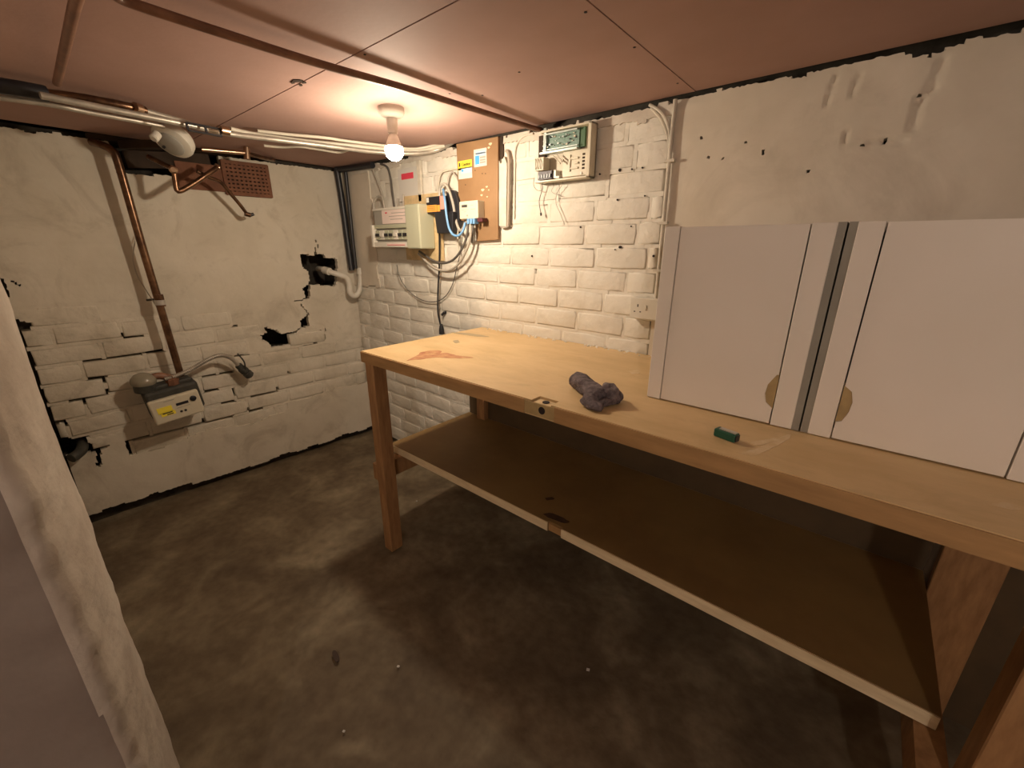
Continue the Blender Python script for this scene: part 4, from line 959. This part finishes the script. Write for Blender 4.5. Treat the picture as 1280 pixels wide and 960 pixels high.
up3 = V((0, 0, 1))
tongue([c0 + up3 * .018 + V((-.018, .006, 0)), c0 + up3 * .020, c0.lerp(c1, .45) + up3 * .022, c1 + up3 * .016 + V((.004, .010, 0))], [.013, .024, .026, .025, .030], .80, amp=.35, sd=1.7)
tongue([c0 + up3 * .013 + V((-.016, -.004, 0)), c0 + up3 * .012 + V((.004, -.010, 0)), c0.lerp(c1, .5) + up3 * .012 + V((.0, -.008, 0))], [.012, .018, .012], .75, amp=.35, sd=4.2)
tongue([c1 + up3 * .018 + V((-.020, .004, 0)), c1 + up3 * .014 + V((-.014, -.014, 0)), c1 + up3 * .009 + V((.004, -.026, 0)), c1 + up3 * .008 + V((.024, -.022, 0))], [.014, .021, .018, .012], .8, amp=.4, sd=7.1)
tongue([c1 + up3 * .020 + V((.0, .014, 0)), c1.lerp(c2, .6) + up3 * .019 + V((.004, .004, 0)), c2 + up3 * .018 + V((.008, -.002, 0)), c2 + up3 * .026 + V((.014, .004, 0))], [.022, .031, .025, .010], .85, amp=.4, sd=9.3)
tongue([c1 + up3 * .012 + V((.012, -.014, 0)), c1.lerp(c2, .7) + up3 * .010 + V((.010, -.012, 0)), c2 + up3 * .010 + V((.012, -.012, 0))], [.010, .017, .012], .8, amp=.4, sd=11.3)
ro = rg_.build('grey_rag', RAG, None, smooth=True, origin=V((c1.x, c1.y, ZT)))
md_ = ro.modifiers.new('subdiv', 'SUBSURF'); md_.levels = 1; md_.render_levels = 1
tag(ro, 'crumpled dark grey knitted rag on the bench', 'rag')
g0_ = FL(907, 548, ZT)
gl = thing('green_lighter', g0_, 'small dark green and silver lighter lying on the bench', 'lighter')
gd = (FL(920, 553, ZT) - FL(896, 544, ZT)); gd.z = 0; gd.normalize(); gs = V((-gd.y, gd.x, 0))
MB().obox(g0_ + up3 * .0085, gd, gs, up3, .021, .0095, .0083).build('body', GREEN, gl, bevel=.003, seg=3)
MB().obox(g0_ + up3 * .0172 + gd * .003, gd, gs, up3, .016, .0055, .0008).build('silver_strip', SILVER, gl)
MB().obox(g0_ + up3 * .0085 + gd * .0215, gd, gs, up3, .0012, .0065, .006).build('end_cap', BLACKPL, gl)
# scraps on the floor
q = FL(420, 822); d_ = (FL(423, 828) - FL(418, 816)).normalized()
tag(MB().prism([q + V((0, 0, .004)) + d_ * (.024 * math.cos(a)) + V((-d_.y, d_.x, 0)) * (.008 * math.sin(a)) for a in [i * math.pi / 6 for i in range(12)]], (0, 0, .003)).build('dead_leaf', LEAF, None, origin=q), 'small dark dead leaf on the open floor', 'leaf')
for k, (px, py, s, lab) in enumerate(((498, 834, .0035, 'white paint flake on the floor right of the dead leaf'), (430, 915, .003, 'white paint flake on the floor nearest the viewer'), (521, 627, .0032, 'white paint flake on the floor beside the bench leg'), (735, 838, .0045, 'pale paint flake on the floor deep in the bench shadow'))):
    q = FL(px, py)
    tag(MB().obox(q + V((0, 0, .003)), (1, .4, .1), (-.4, 1, 0), (0, -.1, 1), s, s * .8, .0015).build('paint_flake', PAPER, None, origin=q), lab, 'flake', 'paint flakes on the floor')
